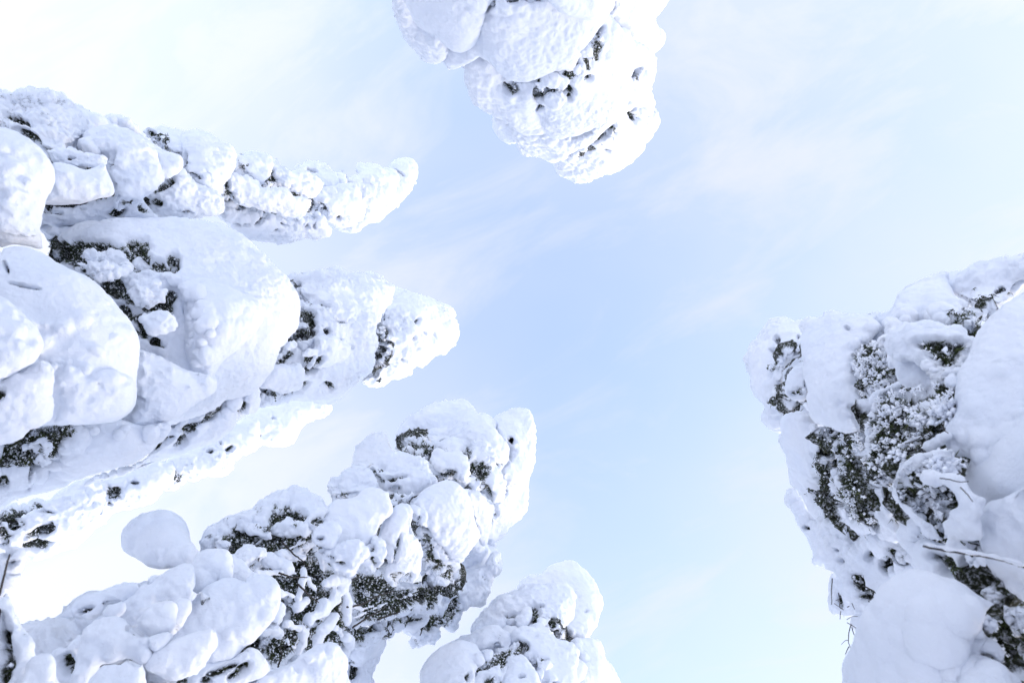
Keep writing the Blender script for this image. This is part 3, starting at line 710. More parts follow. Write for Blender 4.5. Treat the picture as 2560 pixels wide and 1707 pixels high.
bough(Ct, 'V', [(463,1252),(500,1205),(560,1180),(600,1150),(650,1128),(700,1135),(750,1165),(760,1200),(740,1240),(690,1280),(620,1300),(560,1310),(520,1290),(485,1275)], 0.95, 0.0, [(560,1225,40,26),(620,1240,60,30,-20),(510,1262,26,16,0,.9),(585,1280,50,26),(660,1180,36,30,-40,.9),(700,1240,40,30),(740,1195,20,16,0,.9)])
bough(Ct, 'R7', [(140,200),(240,130),(380,80),(520,50),(560,120),(500,200),(400,230),(260,260),(150,250)], 0.7, 0.02, [(560,150,60,50,0,.9),(330,260,80,26,0,.8)])
bough(Ct, 'R7', [(640,230),(720,180),(840,160),(940,190),(950,250),(860,290),(760,280),(650,280)], 0.8, 0.02, [(880,290,80,24,0,.9)])
bough(Ct, 'R7', [(390,190),(470,160),(560,200),(620,260),(600,320),(500,290),(420,270)], 0.8, 0.02, [(500,310,80,20,10,.9)])
bough(Ct, 'R7', [(280,440),(400,380),(530,390),(570,440),(480,530),(360,560),(300,520)], 0.8, 0.02, [(480,540,80,30,-30,.9)])
bough(Ct, 'R7', [(100,340),(180,310),(280,330),(270,410),(160,420)], 0.8, 0.02, [(120,360,40,30,0,.8)])
bough(Ct, 'R8', [(-20,930),(100,900),(180,880),(260,823),(340,845),(400,865),(422,930),(440,1005),(380,1080),(330,1180),(260,1260),(230,1300),(180,1320),(80,1270),(-20,1270),(-110,1220),(-130,1100),(-80,1000)], 0.3, 0.05, [(330,1180,14,100,30,.7)])
bough(Ct, 'R7', [(960,300),(1000,200),(1100,150),(1180,160),(1230,230),(1200,330),(1160,390),(1060,370),(1000,360)], 0.7, 0.07, [(1040,300,40,26,0,.5)])
bough(Ct, 'R7', [(1030,410),(1160,380),(1330,330),(1440,390),(1450,480),(1350,560),(1330,620),(1240,590),(1160,560),(1090,500)], 0.7, 0.06, [(1130,470,50,40,0,.6),(1240,540,60,30,0,.6)])
bough(Ct, 'R8', [(330,1180),(440,1010),(530,948),(570,970),(592,1040),(590,1140),(640,1200),(685,1290),(650,1390),(600,1440),(530,1440),(510,1380),(420,1400),(380,1300),(310,1230)], 0.35, 0.05, [(590,1090,14,60,0,.6),(480,1300,12,100,15,.5)])
bough(Ct, 'R7', [(1440,420),(1480,330),(1540,290),(1600,330),(1640,420),(1620,520),(1540,600),(1480,580)], 0.85, 0.06, [(1500,380,50,40,0,.9),(1520,500,50,40,0,.7),(1560,540,50,30)])
bough(Ct, 'R7', [(1640,560),(1760,420),(1880,400),(1930,500),(1920,600),(1850,690),(1760,640),(1700,720),(1620,640)], 0.6, 0.055, [(1720,640,80,50,0,.7),(1830,650,60,40,0,.6)])
bough(Ct, 'R8', [(570,935),(640,870),(720,830),(800,785),(870,765),(940,775),(1000,820),(1040,900),(1060,1000),(1095,1130),(1110,1200),(1010,1350),(960,1410),(840,1310),(760,1210),(700,1130),(620,1120),(600,1020)], 0.22, 0.04, [(640,1060,36,34),(665,1150,60,40,0)])
bough(Ct, 'R8', [(590,970),(660,970),(715,1000),(720,1060),(690,1120),(660,1090),(680,1040),(640,1020)], 0.5, 0.055)
bough(Ct, 'R8', [(1000,830),(1100,820),(1190,900),(1255,960),(1240,1010),(1225,1120),(1170,1270),(1100,1200),(1060,1010)], 0.15, 0.0)
bough(Ct, 'R8', [(660,1150),(760,1160),(840,1300),(930,1340),(950,1450),(900,1560),(760,1600),(700,1480),(690,1300)], 0.95, 0.03, [(720,1280,70,110),(740,1390,60,80),(890,1500,70,60),(800,1440,60,60,0,.9)])
bough(Ct, 'R8', [(800,1370),(860,1320),(940,1370),(950,1430),(900,1480),(870,1440),(830,1480),(790,1440)], 0.7, 0.05)
bough(Ct, 'R8', [(960,1400),(1010,1330),(1100,1190),(1170,1270),(1250,1285),(1287,1390),(1272,1470),(1200,1570),(1160,1640),(1100,1640),(960,1560),(930,1460)], 0.25, 0.01)
bough(Ct, 'V', [(1030,1340),(1080,1310),(1145,1270),(1146,1300),(1138,1330),(1108,1388),(1065,1394),(1045,1440),(1010,1442),(1000,1470),(955,1480),(945,1455),(900,1440),(870,1455),(900,1410),(980,1400)], 0.95, 0.0, [(1040,1400,14,30,30,.7),(980,1425,50,20,0,.6),(905,1440,20,10,0,.6)])
bough(Ct, 'R7', [(1290,620),(1420,540),(1560,580),(1680,640),(1850,700),(2000,650),(2100,560),(2110,760),(2080,900),(1960,960),(1800,980),(1640,1010),(1500,1060),(1340,1040),(1300,850)], 0.95, -0.05, [(1500,700,220,110,10),(1800,820,200,120),(1560,920,260,110,-15),(2000,780,110,160),(1380,760,90,160,0,.9)], bare=0.25)
bough(Ct, 'R7', [(1280,1050),(1500,1060),(1660,1000),(1850,960),(2000,960),(1900,1090),(1700,1090),(1680,1170),(1610,1170),(1600,1260),(1500,1330),(1400,1400),(1290,1300)], 0.85, -0.03, [(1500,1050,200,60,-15,.9),(1380,1150,80,80,0,.8),(1820,1000,120,40,0,.7)])
bough(Ct, 'R7', [(1280,1330),(1400,1250),(1530,1220),(1620,1165),(1600,1270),(1540,1400),(1510,1480),(1525,1600),(1250,1600)], 0.5, -0.02, [(1340,1440,60,130,8,1)])
bough(Ct, 'R7', [(480,620),(680,480),(700,340),(950,300),(1080,520),(1290,640),(1320,900),(1300,1100),(1250,1300),(900,1300),(700,1420),(600,1420),(480,1250),(560,1100),(720,1000),(690,820)], 0.9, -0.12, [(800,420,180,140,-20),(760,560,240,140),(780,740,200,120,0),(900,850,260,120,-30,.8),(700,1350,110,180,10),(1000,560,120,90),(560,1170,140,60,0,.8),(1000,1230,120,60)], bare=0.62, res=1.4)
for pts, r0, r1 in (([(490,600),(600,610),(720,595),(830,600)], 36, 22), ([(910,580),(905,660),(890,740),(860,820)], 30, 34), ([(1100,700),(1180,680),(1270,690),(1210,780),(1150,870),(1060,950),(950,1010)], 40, 62), ([(1270,690),(1290,800),(1295,920),(1290,1030)], 34, 30),
                   ([(1170,980),(1110,1060),(1050,1130),(1030,1210)], 46, 52), ([(1190,1080),(1260,1140),(1330,1180),(1310,1260),(1280,1310)], 40, 46), ([(750,1050),(830,1080),(940,1110)], 30, 26), ([(690,780),(750,770),(820,810)], 40, 20),
                   ([(760,1180),(780,1230),(830,1260),(860,1180)], 16, 16), ([(700,430),(800,450),(920,470)], 40, 22), ([(600,470),(680,500),(780,580)], 60, 50), ([(780,400),(860,350),(910,330)], 26, 18), ([(840,900),(930,850)], 34, 30), ([(1040,440),(1070,520),(1090,590)], 26, 18),
                   ([(940,640),(960,700),(1010,740)], 20, 14), ([(900,1100),(910,1200),(860,1290)], 50, 40), ([(560,1130),(620,1100),(700,1130)], 40, 30), ([(1330,880),(1420,920),(1520,890)], 20, 14), ([(1340,1000),(1420,960),(1560,900),(1640,860)], 16, 12), ([(1900,880),(1920,960)], 24, 20), ([(1760,830),(1850,790),(1890,900)], 22, 18)):
    limb(Ct, 'R7', pts, r0, r1, 0.5, 0.0)
for pts in ([(720,330),(800,420),(900,500),(960,560)], [(690,600),(800,640),(940,640)], [(1290,900),(1420,880),(1560,800),(1700,760)], [(1340,1080),(1480,980),(1640,900)], [(680,1430),(720,1330),(700,1240)], [(860,700),(960,800),(1040,860)], [(1560,1010),(1700,960),(1850,900),(2000,900)], [(1900,940),(1960,1060),(1930,1150)]):
    twig(Ct, 'R7', pts, 9, 4, 0.01, name='bare_branch')
# lower boughs nearer the camera
bough(Ct, 'R7', [(-30,820),(60,720),(160,670),(260,650),(370,695),(450,640),(560,630),(640,670),(687,760),(690,860),(640,1000),(560,1100),(480,1190),(400,1230),(300,1330),(150,1380),(20,1400),(-160,1330),(-280,1150),(-160,980)], 0.15, 0.10, flat=0.6)
bough(Ct, 'R7', [(400,660),(500,625),(600,640),(660,700),(690,800),(680,900),(600,960),(480,940),(400,860)], 0.12, 0.12)
bough(Ct, 'R7', [(680,870),(730,890),(742,940),(700,1050),(640,1090),(590,1060),(640,960)], 0.5, 0.07, [(620,1060,40,20,0,.7)])
bough(Ct, 'R6', [(1680,560),(1760,420),(1880,408),(1980,450),(2000,560),(2010,650),(1900,690),(1800,780),(1690,730)], 0.12, 0.09)
bough(Ct, 'R6', [(1960,440),(2100,500),(2180,580),(2280,640),(2100,690),(2000,640),(1980,540)], 0.2, 0.06)
bough(Ct, 'R6', [(1360,660),(1450,600),(1600,520),(1690,520),(1710,660),(1700,760),(1770,780),(1640,910),(1520,890),(1380,880),(1350,980),(1200,1085),(1110,1065),(1055,960),(1080,860),(1150,800),(1250,700)], 0.35, 0.10, [(1740,755,36,16,20,.9),(1530,880,24,14),(1350,1010,24,40,20,.5)])
bough(Ct, 'R6', [(620,930),(650,850),(760,780),(880,740),(1000,722),(1140,690),(1260,690),(1380,630),(1260,770),(1130,840),(1080,880),(960,885),(900,970),(840,1010),(760,1040),(735,1000),(690,1030)], 0.75, 0.08, [(760,920,80,22,-25,.7),(930,870,26,12,20,.7),(1260,690,40,16,-30)])
bough(Ct, 'R6', [(905,960),(980,880),(1090,868),(1075,960),(1010,985),(960,990)], 0.2, 0.095)
bough(Ct, 'R6', [(718,1110),(760,1060),(850,1000),(1000,985),(1060,1020),(1120,1085),(1250,1160),(1400,1135),(1500,1125),(1500,1190),(1350,1300),(1260,1400),(1150,1340),(1000,1400),(880,1430),(830,1700),(620,1700),(690,1350)], 0.06, 0.13, [(1140,1090,30,16,20,.9),(1230,1120,60,24,20,.9)], flat=0.7)
bough(Ct, 'R6', [(1208,1060),(1240,980),(1340,900),(1450,880),(1520,890),(1532,1000),(1512,1110),(1400,1145),(1290,1150)], 0.08, 0.14)
bough(Ct, 'R6', [(1520,885),(1600,855),(1645,910),(1590,1020),(1530,1100),(1515,1000)], 0.25, 0.12, [(1560,1090,24,20,0,.6)])
bough(Ct, 'R6', [(1250,1410),(1310,1300),(1400,1220),(1600,1150),(1760,1110),(1860,1080),(1892,1130),(1890,1250),(1830,1330),(1780,1430),(1700,1490),(1550,1530),(1400,1500),(1280,1480)], 0.25, 0.15)
bough(Ct, 'R6', [(790,1700),(860,1440),(950,1400),(1040,1395),(1120,1342),(1180,1390),(1250,1400),(1262,1480),(1220,1700)], 0.2, 0.16, [(1180,1370,50,24,20,.9)])
bough(Ct, 'R6', [(1078,310),(1090,220),(1150,150),(1250,100),(1350,78),(1450,85),(1540,130),(1600,210),(1640,300),(1700,400),(1770,440),(1700,530),(1600,560),(1480,560),(1400,545),(1290,525),(1250,460),(1150,425),(1085,380)], 0.05, 0.05, [(1480,555,24,14,0,.9)])
bough(Ct, 'R6', [(455,1290),(560,1220),(710,1160),(720,1350),(700,1700),(450,1700),(470,1450)], 0.95, 0.06, [(560,1340,110,50,-20,.9),(590,1440,120,80,0,1),(520,1360,60,40)])
bough(Ct, 'R7', [(400,1600),(430,1540),(560,1480),(700,1440),(800,1390),(900,1320),(1000,1280),(1150,1243),(1220,1290),(1277,1380),(1280,1480),(1260,1700),(400,1700)], 0.12, 0.17)
bough(Ct, 'R7', [(-40,1420),(150,1380),(300,1330),(420,1225),(490,1280),(550,1350),(625,1450),(430,1560),(200,1700),(-100,1700)], 0.6, 0.09, [(190,1450,130,34,-25,.8),(340,1480,110,46,-40,.9),(400,1170,60,30,0,.8),(40,1560,60,40,0,.8)])
crown_and_trunk(Ct, core=0.5)

# ---- D: domed top at the bottom edge
bough(Dt, 'Q2', [(1178,350),(1200,260),(1290,210),(1370,192),(1440,140),(1520,95),(1620,76),(1700,95),(1800,170),(1870,260),(1910,370),(1930,460),(1912,590),(1870,700),(1820,790),(1750,835),(1680,800),(1600,700),(1640,540),(1640,400),(1500,350),(1300,350)], 0.10, 0.0, [(1800,520,20,10,0,.6)])
bough(Dt, 'Q2', [(705,720),(740,640),(850,550),(960,460),(1100,380),(1180,340),(1300,320),(1560,290),(1665,390),(1665,530),(1600,690),(1590,800),(1480,770),(1380,740),(1240,690),(1120,720),(1040,730),(900,760),(780,800)], 0.35, 0.02, [(1310,600,70,100),(1490,745,80,28),(1110,575,60,24),(1620,775,50,34),(1380,480,24,20,0,.7),(1470,640,36,36,0,.9),(1270,530,30,40,0,.9)])
bough(Dt, 'Q2', [(1190,560),(1230,500),(1270,550),(1240,660),(1160,680),(1130,600)], 0.2, 0.04)
bough(Dt, 'Q2', [(1330,600),(1400,575),(1460,600),(1440,660),(1370,690)], 0.5, 0.04)
bough(Dt, 'Q2', [(560,850),(700,770),(860,690),(960,680),(1090,740),(1125,850),(1000,890),(960,840),(900,890),(760,870)], 0.15, 0.04, [(970,860,24,30,0,.7)])
bough(Dt, 'Q2', [(1100,740),(1200,685),(1300,700),(1400,752),(1500,770),(1600,810),(1700,860),(1722,980),(1700,1100),(1640,1300),(1350,1300),(1310,1080),(1260,980),(1200,930),(1130,840)], 0.4, 0.05, [(1180,880,60,60),(1380,970,50,30),(1400,1170,50,40),(1300,1020,30,60,0,.8),(1520,1190,40,20,0,.7)])
bough(Dt, 'Q2', [(220,1320),(240,1202),(260,1110),(330,990),(440,910),(560,850),(740,848),(800,900),(855,1000),(790,1050),(760,1100),(720,1320)], 0.12, 0.05, [(710,1130,30,40,0,.7)])
bough(Dt, 'Q2', [(1660,830),(1760,808),(1900,804),(1950,860),(1970,960),(2000,1010),(2060,1110),(2095,1202),(2110,1320),(1640,1320),(1710,1080)], 0.12, 0.0)
bough(Dt, 'Q2', [(1010,1320),(1040,1080),(1100,980),(1170,948),(1230,960),(1280,1040),(1330,1120),(1345,1202),(1340,1320)], 0.25, 0.09, [(1200,1130,26,14,0,.8)])
bough(Dt, 'Q2', [(780,1320),(790,1130),(850,1080),(980,1045),(1005,1130),(960,1202),(920,1320)], 0.6, 0.08, [(920,1170,60,40,0,.8)])
bough(Dt, 'Q2', [(830,900),(870,890),(930,900),(920,980),(870,1000),(840,960)], 0.2, 0.06)
bough(Dt, 'Q2', [(720,1080),(900,960),(1000,860),(1130,800),(1230,860),(1230,980),(1120,1020),(1040,1300),(740,1320)], 0.95, 0.0, [(880,1010,140,60,-25),(1030,930,130,80,-40),(1190,880,50,80),(960,1170,100,80)], bare=0.3)
bough(Dt, 'Q2', [(1320,1060),(1400,980),(1490,1040),(1400,1090)], 0.4, 0.07); bough(Dt, 'Q2', [(1320,1120),(1390,1070),(1410,1110),(1370,1160)], 0.3, 0.07)
crown_and_trunk(Dt)

# ---- T: cauliflower spruce from the top edge
bough(Tt, 'Q1', [(10,-120),(18,60),(60,200),(110,330),(190,400),(270,482),(330,492),(390,478),(440,400),(380,250),(220,120),(130,-120)], 0.35, 0.03)
bough(Tt, 'Q1', [(100,-120),(140,80),(220,200),(350,260),(400,340),(470,405),(570,412),(640,350),(695,250),(740,60),(770,-120)], 0.15, 0.09, flat=0.8)
bough(Tt, 'Q1', [(370,470),(430,400),(560,400),(680,350),(730,410),(620,500),(560,532),(482,565),(420,530)], 0.2, 0.03)
bough(Tt, 'Q1', [(690,-120),(720,60),(700,150),(650,330),(640,400),(720,440),(800,490),(860,545),(910,600),(1000,640),(1100,647),(1200,620),(1330,560),(1450,450),(1560,340),(1650,220),(1720,100),(1740,-120)], 0.36, 0.10, [(1080,-10,150,34),(760,30,60,60,0,.5)], flat=0.6, res=1.3)
bough(Tt, 'Q1', [(1210,-120),(1260,30),(1370,110),(1520,150),(1640,150),(1722,60),(1745,-120)], 0.12, 0.14)
bough(Tt, 'Q1', [(590,540),(640,440),(730,440),(850,530),(980,640),(1150,650),(1170,760),(1180,900),(1300,1010),(1150,1050),(1010,1010),(940,960),(800,912),(680,850),(620,750)], 0.4, 0.03, [(940,700,50,60,-60,.9),(1150,740,24,60,0,.8),(960,660,30,16,0,.8)])
bough(Tt, 'Q1', [(1000,640),(1200,600),(1400,480),(1500,360),(1600,220),(1700,120),(1790,200),(1900,300),(2050,420),(1960,520),(1900,600),(1900,720),(1840,850),(1700,950),(1500,1085),(1250,1090),(1140,900),(1130,760)], 0.5, 0.02, [(1560,330,90,60,-45),(1450,480,60,70,-30),(1430,590,80,60),(1290,600,80,30,-25),(1170,720,46,70),(1240,720,60,60,0,.8),(1400,730,60,50,0,.9),(1580,640,50,40),(1640,240,60,40,-50,.8),(1420,800,26,24,0,.9),(1160,850,40,20,0,.5)], flat=0.5, res=1.35)
for q in ([(1440,560),(1490,520),(1530,560),(1500,600),(1450,590)], [(1480,390),(1560,360),(1600,420),(1560,470),(1500,440)], [(1210,620),(1330,600),(1400,660),(1340,700),(1250,680)], [(1200,760),(1270,720),(1350,730),(1380,800),(1300,850),(1220,820)], [(1140,670),(1190,650),(1230,690),(1190,720)]):
    bough(Tt, 'Q1', q, 0.8, 0.045)
bough(Tt, 'Q1', [(1690,140),(1740,30),(1760,-120),(2210,-120),(2175,40),(2090,130),(2080,200),(2140,250),(2160,310),(2130,372),(2050,412),(2070,450),(2000,560),(1900,440),(1790,220)], 0.25, 0.02, [(1870,410,12,30,-20,.5)])
bough(Tt, 'Q1', [(1890,520),(1960,480),(2080,450),(2088,600),(2070,700),(2067,850),(1990,840),(1880,830),(1850,760),(1890,660)], 0.25, 0.0, [(1930,590,26,60,20),(1840,840,30,10,-20,.8)])
bough(Tt, 'Q1', [(1000,1000),(1200,1045),(1500,1080),(1700,930),(1850,820),(1890,860),(1760,960),(1600,1110),(1450,1190),(1300,1300),(1170,1255),(1050,1225),(985,1140)], 0.3, 0.02)
bough(Tt, 'Q1', [(800,912),(900,930),(1035,1000),(1020,1080),(990,1135),(940,1147),(870,1112),(815,1030)], 0.15, 0.0)
bough(Tt, 'Q1', [(1298,1310),(1310,1230),(1450,1165),(1600,1070),(1750,930),(1900,810),(2060,845),(2122,900),(2124,970),(2080,1055),(2000,1150),(1960,1232),(1900,1284),(1740,1372),(1600,1422),(1500,1437),(1400,1417),(1310,1350)], 0.4, 0.0, [(1620,1100,120,34,-25),(1920,900,36,90,-20),(1720,1200,50,12,10,.9),(1730,1020,60,24,-30,.7),(1480,1165,60,12,-20,.8),(1770,1040,20,26,0,.7)])
crown_and_trunk(Tt)

# ---- E: dark needled spruce on the right
bough(Et, 'Q3', [(98,610),(120,540),(150,470),(230,400),(280,330),(350,250),(420,236),(490,236),(520,262),(640,250),(680,350),(660,500),(570,580),(490,700),(470,900),(540,1060),(470,1110),(450,1310),(350,1290),(280,1240),(263,1180),(288,1100),(240,1000),(190,900),(176,840),(130,720)], 0.5, 0.0, [(510,610,26,22,20,.8),(510,750,28,36,20,.9),(500,1000,90,30,30),(385,410,24,30,-20,.9),(340,510,34,16,10),(440,950,26,30),(430,1110,30,26,0,.7),(610,390,16,26,20,.7),(420,880,30,20,0,.6)])
bough(Et, 'Q3', [(455,900),(490,830),(560,730),(640,650),(690,700),(710,850),(725,930),(680,1010),(600,1035),(520,1005),(470,950)], 0.7, 0.02, [(640,940,80,50),(690,860,26,40),(560,960,40,30,0,.7)])
bough(Et, 'Q3', [(640,500),(630,300),(660,250),(700,210),(830,190),(880,150),(950,133),(1040,160),(1130,190),(1250,195),(1340,212),(1420,300),(1330,400),(1260,480),(1180,560),(1140,700),(1180,800),(1260,870),(1270,900),(1200,920),(1270,1050),(1200,1070),(1115,1080),(1140,1140),(1255,1310),(1200,1330),(1100,1355),(960,1310),(780,1230),(700,1030),(720,920),(690,820),(660,720)], 0.25, 0.06, [(1090,310,26,12,30,.6)], flat=0.55)
bough(Et, 'Q7', [(55,300),(52,400),(110,520),(120,640),(118,800),(150,870),(260,1000),(330,1110),(420,1175),(560,1195),(670,1185),(640,1100),(560,1050),(490,980),(480,900),(480,780),(530,700),(590,620),(500,520),(540,470),(440,330),(380,250),(250,120),(60,160)], 0.3, 0.05, [(450,500,20,40,-30,.6),(560,600,50,40,20,.8)], flat=0.7)
bough(Et, 'Q7', [(95,970),(112,920),(150,870),(260,1000),(340,1120),(430,1175),(560,1190),(720,1200),(780,1300),(880,1400),(860,1500),(800,1620),(380,1620),(340,1480),(300,1350),(260,1310),(253,1270),(200,1200),(150,1080)], 0.5, 0.03, [(370,1160,60,16,30),(415,1240,16,50,-15),(430,1400,14,40,0,.8),(290,1250,30,20,0,.7),(560,1460,16,24,0,.9),(590,1560,70,24,0,.9),(500,1320,50,10,0,.7)])
bough(Et, 'Q7', [(400,270),(520,290),(640,340),(760,330),(890,330),(900,450),(930,600),(980,760),(1015,850),(995,960),(1025,1080),(1050,1200),(1000,1300),(900,1320),(800,1230),(700,1180),(640,1080),(500,960),(500,880),(560,700),(600,640),(540,480)], 0.95, -0.06, [(640,440,180,120),(620,640,120,120),(820,560,120,120,0,.8),(850,820,180,160,0,.9),(640,860,120,110),(850,1100,160,120,0,.8),(700,1000,110,80)], bare=0.95, flat=0.5, res=1.3, ros=16)
for (x, y, r) in ((790,370,58),(785,460,60),(640,355,40),(640,680,55),(620,560,40),(650,830,62),(690,900,66),(730,1000,56),(760,1110,70),(640,980,44),(590,870,50),(720,1140,40),(870,590,44),(930,1180,46),(790,1280,60),(700,1280,40),(880,1330,50),(560,820,36),(520,900,36),(850,440,34),(580,480,34)):
    tuft(Et, 'Q7', x, y, r, 0.015)
bough(Et, 'Q7', [(640,980),(700,1090),(760,1170),(860,1180),(960,1260),(1050,1330),(900,1310),(800,1290),(700,1220),(650,1100)], 0.5, 0.01, [(930,1200,60,40,20,.7)])
bough(Et, 'Q3', [(1140,560),(1200,540),(1280,480),(1330,425),(1430,470),(1440,560),(1490,650),(1570,720),(1600,820),(1500,890),(1380,960),(1290,1060),(1240,900),(1160,800),(1130,700)], 0.95, 0.0, [(1280,600,110,110),(1320,740,160,140),(1360,880,110,110),(1480,780,110,90,0,.9)], bare=0.9, ros=16)
for (x, y, r) in ((1250,640,52),(1330,610,50),(1230,730,60),(1330,760,52),(1290,830,46),(1380,870,50),(1400,660,34),(1330,930,42),(1250,560,40),(1230,960,40)):
    tuft(Et, 'Q3', x, y, r, 0.045)
bough(Et, 'Q5', [(650,75),(560,110),(460,170),(400,220),(350,300),(330,430),(345,550),(360,720),(400,850),(440,1000),(490,1080),(580,1000),(640,830),(750,750),(900,700),(1140,690),(1150,500),(1240,350),(1260,200),(1200,130),(1050,60),(850,60)], 0.95, 0.03, [(700,260,240,170),(560,440,160,150,0,.95),(860,250,180,110),(930,600,230,110,0,.9),(620,640,150,130,0,.85),(1050,180,140,110,0,.85),(800,500,160,110,0,.8),(560,850,90,110,0,.6)], bare=0.95, flat=0.4, res=1.2, ros=8)
limb(Et, 'Q5', [(655,80),(560,115),(465,175),(400,235),(360,310),(345,430),(358,550),(375,720),(415,850),(455,980),(490,1060)], 26, 44, 0.4, 0.06)
bough(Et, 'Q5', [(725,470),(740,400),(850,315),(950,265),(1060,285),(1185,275),(1165,360),(1080,430),(930,480),(865,535),(800,505)], 0.95, 0.06, [(960,370,200,80,-10,.9),(820,440,90,60,0,.9)], bare=0.5, res=1.2, ros=9)
for (x, y, r) in ((600,180,60),(690,160,50),(480,220,44),(840,140,70),(440,300,44),(500,350,60),(600,380,52),(440,520,50),(540,640,48),(450,690,58),(640,730,52),(540,880,52),(470,830,46),(1080,200,66),(1160,160,40),(1010,100,40),(600,800,50),(490,930,50),(520,480,44),(650,460,44)):
    tuft(Et, 'Q5', x, y, r, 0.085)
for pts, r0, r1 in (([(700,680),(800,620),(900,590),(960,560)], 26, 12), ([(780,650),(790,740)], 10, 10), ([(960,690),(1040,640),(1130,580)], 40, 30), ([(740,540),(800,570),(850,560)], 18, 18)):
    limb(Et, 'Q5', pts, r0, r1, 0.4, 0.05)
for pts in ([(720,660),(800,640),(870,600),(920,590)], [(785,640),(790,740)], [(1100,440),(1090,520),(1140,560)], [(900,500),(960,560),(980,600)]):
    twig(Et, 'Q5', pts, 6, 4, 0.07)
bough(Et, 'Q3', [(1240,200),(1420,175),(1500,300),(1460,480),(1330,450),(1250,340)], 0.2, 0.0)
bough(Et, 'Q3', [(1440,240),(1600,220),(1720,330),(1660,460),(1500,470)], 0.3, -0.02)
bough(Et, 'Q7', [(360,480),(560,520),(660,800),(600,1100),(430,960)], 0.9, -0.04, [(480,780,300,400)], bare=0.95)
# snow hoops round the dark hollow
bough(Et, 'Q5', [(1200,700),(1040,712),(900,745),(800,760),(700,800),(630,880),(580,980),(563,1080),(580,1180),(630,1240),(720,1340),(800,1410),(870,1480),(950,1600),(1090,1600),(1010,1480),(900,1375),(800,1300),(715,1240),(675,1150),(685,1040),(730,945),(800,890),(900,850),(1040,835),(1190,830)], 0.3, 0.12)
bough(Et, 'Q6', [(1600,480),(1760,540),(1900,700),(1990,800),(1850,920),(1620,780)], 0.8, 0.0, [(1780,700,200,160)], bare=0.7, h=2.0)
limb(Et, 'Q5', [(900,790),(800,850),(720,880),(690,950)], 40, 36, 0.2, 0.10)
bough(Et, 'Q5', [(650,1000),(700,900),(900,860),(1170,850),(1215,1000),(1215,1200),(1190,1340),(1000,1350),(800,1300),(690,1190)], 0.8, -0.02, [(950,1080,300,260)], bare=0.95, flat=0.4)
bough(Et, 'Q5', [(690,910),(800,880),(900,820),(990,830),(1000,900),(900,960),(800,1000),(750,1100),(690,1120),(690,1000)], 0.9, 0.075, [(800,950,160,110)], bare=0.9, res=1.2, name='needle_spray', ros=20)
bough(Et, 'Q5', [(660,1120),(740,1100),(800,1200),(880,1290),(820,1310),(740,1240),(680,1190)], 0.9, 0.075, [(760,1200,110,90)], bare=0.9, res=1.2, name='needle_spray', ros=12)
bough(Et, 'Q5', [(980,870),(1080,800),(1160,880),(1120,950),(1030,960)], 0.95, 0.07, [(1060,880,90,70,0,.9)], bare=0.6, res=1.2, name='needle_spray', ros=14)
bough(Et, 'Q5', [(940,1230),(980,1200),(1080,1220),(1180,1290),(1200,1350),(1120,1430),(1080,1500),(1020,1440),(980,1340)], 0.95, 0.07, [(1080,1310,110,90,0,.8)], bare=0.35, res=1.2)
bough(Et, 'Q5', [(570,1000),(520,1020),(460,1100),(443,1200),(458,1350),(520,1480),(560,1600),(650,1600),(650,1480),(730,1350),(640,1250),(580,1180),(560,1100)], 0.5, 0.06, [(560,1120,50,90,0),(640,1400,80,80,0,.9),(600,1280,50,40,0,.9)])
bough(Et, 'Q5', [(895,1000),(930,955),(1080,965),(1180,930),(1310,935),(1360,1020),(1440,1120),(1545,1200),(1480,1350),(1465,1620),(1080,1620),(1140,1390),(1215,1300),(1205,1180),(1110,1060),(1000,1060)], 0.3, 0.12, [])
for pts in ([(1060,1000),(1150,1010),(1250,1040),(1340,1030)], [(1230,960),(1310,935)], [(1260,1090),(1330,1160),(1380,1230)]):
    twig(Et, 'Q5', pts, 6, 4, 0.165)
bough(Et, 'Q4', [(270,700),(330,640),(460,635),(550,570),(590,450),(640,390),(700,340),(820,300),(920,260),(1040,218),(1080,400),(1110,460),(1230,510),(1300,570),(1150,640),(1110,690),(980,745),(850,720),(700,740),(580,805),(420,790)], 0.2, 0.02, [(960,750,50,14,10,.8)])
bough(Et, 'Q4', [(850,580),(960,530),(1060,560),(1120,640),(1100,690),(980,740),(900,690)], 0.15, 0.04)
bough(Et, 'Q4', [(1040,380),(1050,250),(1100,208),(1200,200),(1300,140),(1400,100),(1480,83),(1560,70),(1700,75),(1803,40),(1960,10),(1960,340),(1803,360),(1700,480),(1540,600),(1440,700),(1380,780),(1335,740),(1365,640),(1310,560),(1200,500),(1110,450)], 0.35, 0.0, [(1740,380,50,24,-40),(1690,470,36,30),(1575,400,26,18),(1550,590,30,16,-30,.8),(1200,490,90,18,20,.6)])
bough(Et, 'Q4', [(500,910),(580,810),(700,760),(830,728),(950,740),(1050,790),(1150,773),(1230,850),(1325,890),(1290,1000),(1240,1100),(1205,1210),(1000,1215),(850,1175),(720,1110),(560,1120),(500,1010)], 0.45, 0.05, [(900,930,190,60,0),(1170,920,110,60),(970,1030,120,80),(1150,1100,100,90),(950,1110,130,40,25),(1180,1000,110,80,0,.8),(1060,1000,50,50,0,.6)])
bough(Et, 'Q4', [(980,1000),(1030,940),(1070,960),(1060,1030),(1080,1080),(1030,1060)], 0.4, 0.08)
bough(Et, 'Q4', [(800,1100),(900,1160),(1050,1200),(1200,1190),(1200,1230),(1050,1235),(880,1200)], 0.4, 0.07)
bough(Et, 'Q4', [(1050,730),(1120,640),(1280,575),(1350,575),(1370,640),(1345,700),(1370,800),(1330,900),(1240,880),(1170,790)], 0.95, 0.0, [(1230,660,150,90),(1300,800,90,110)], bare=0.5)
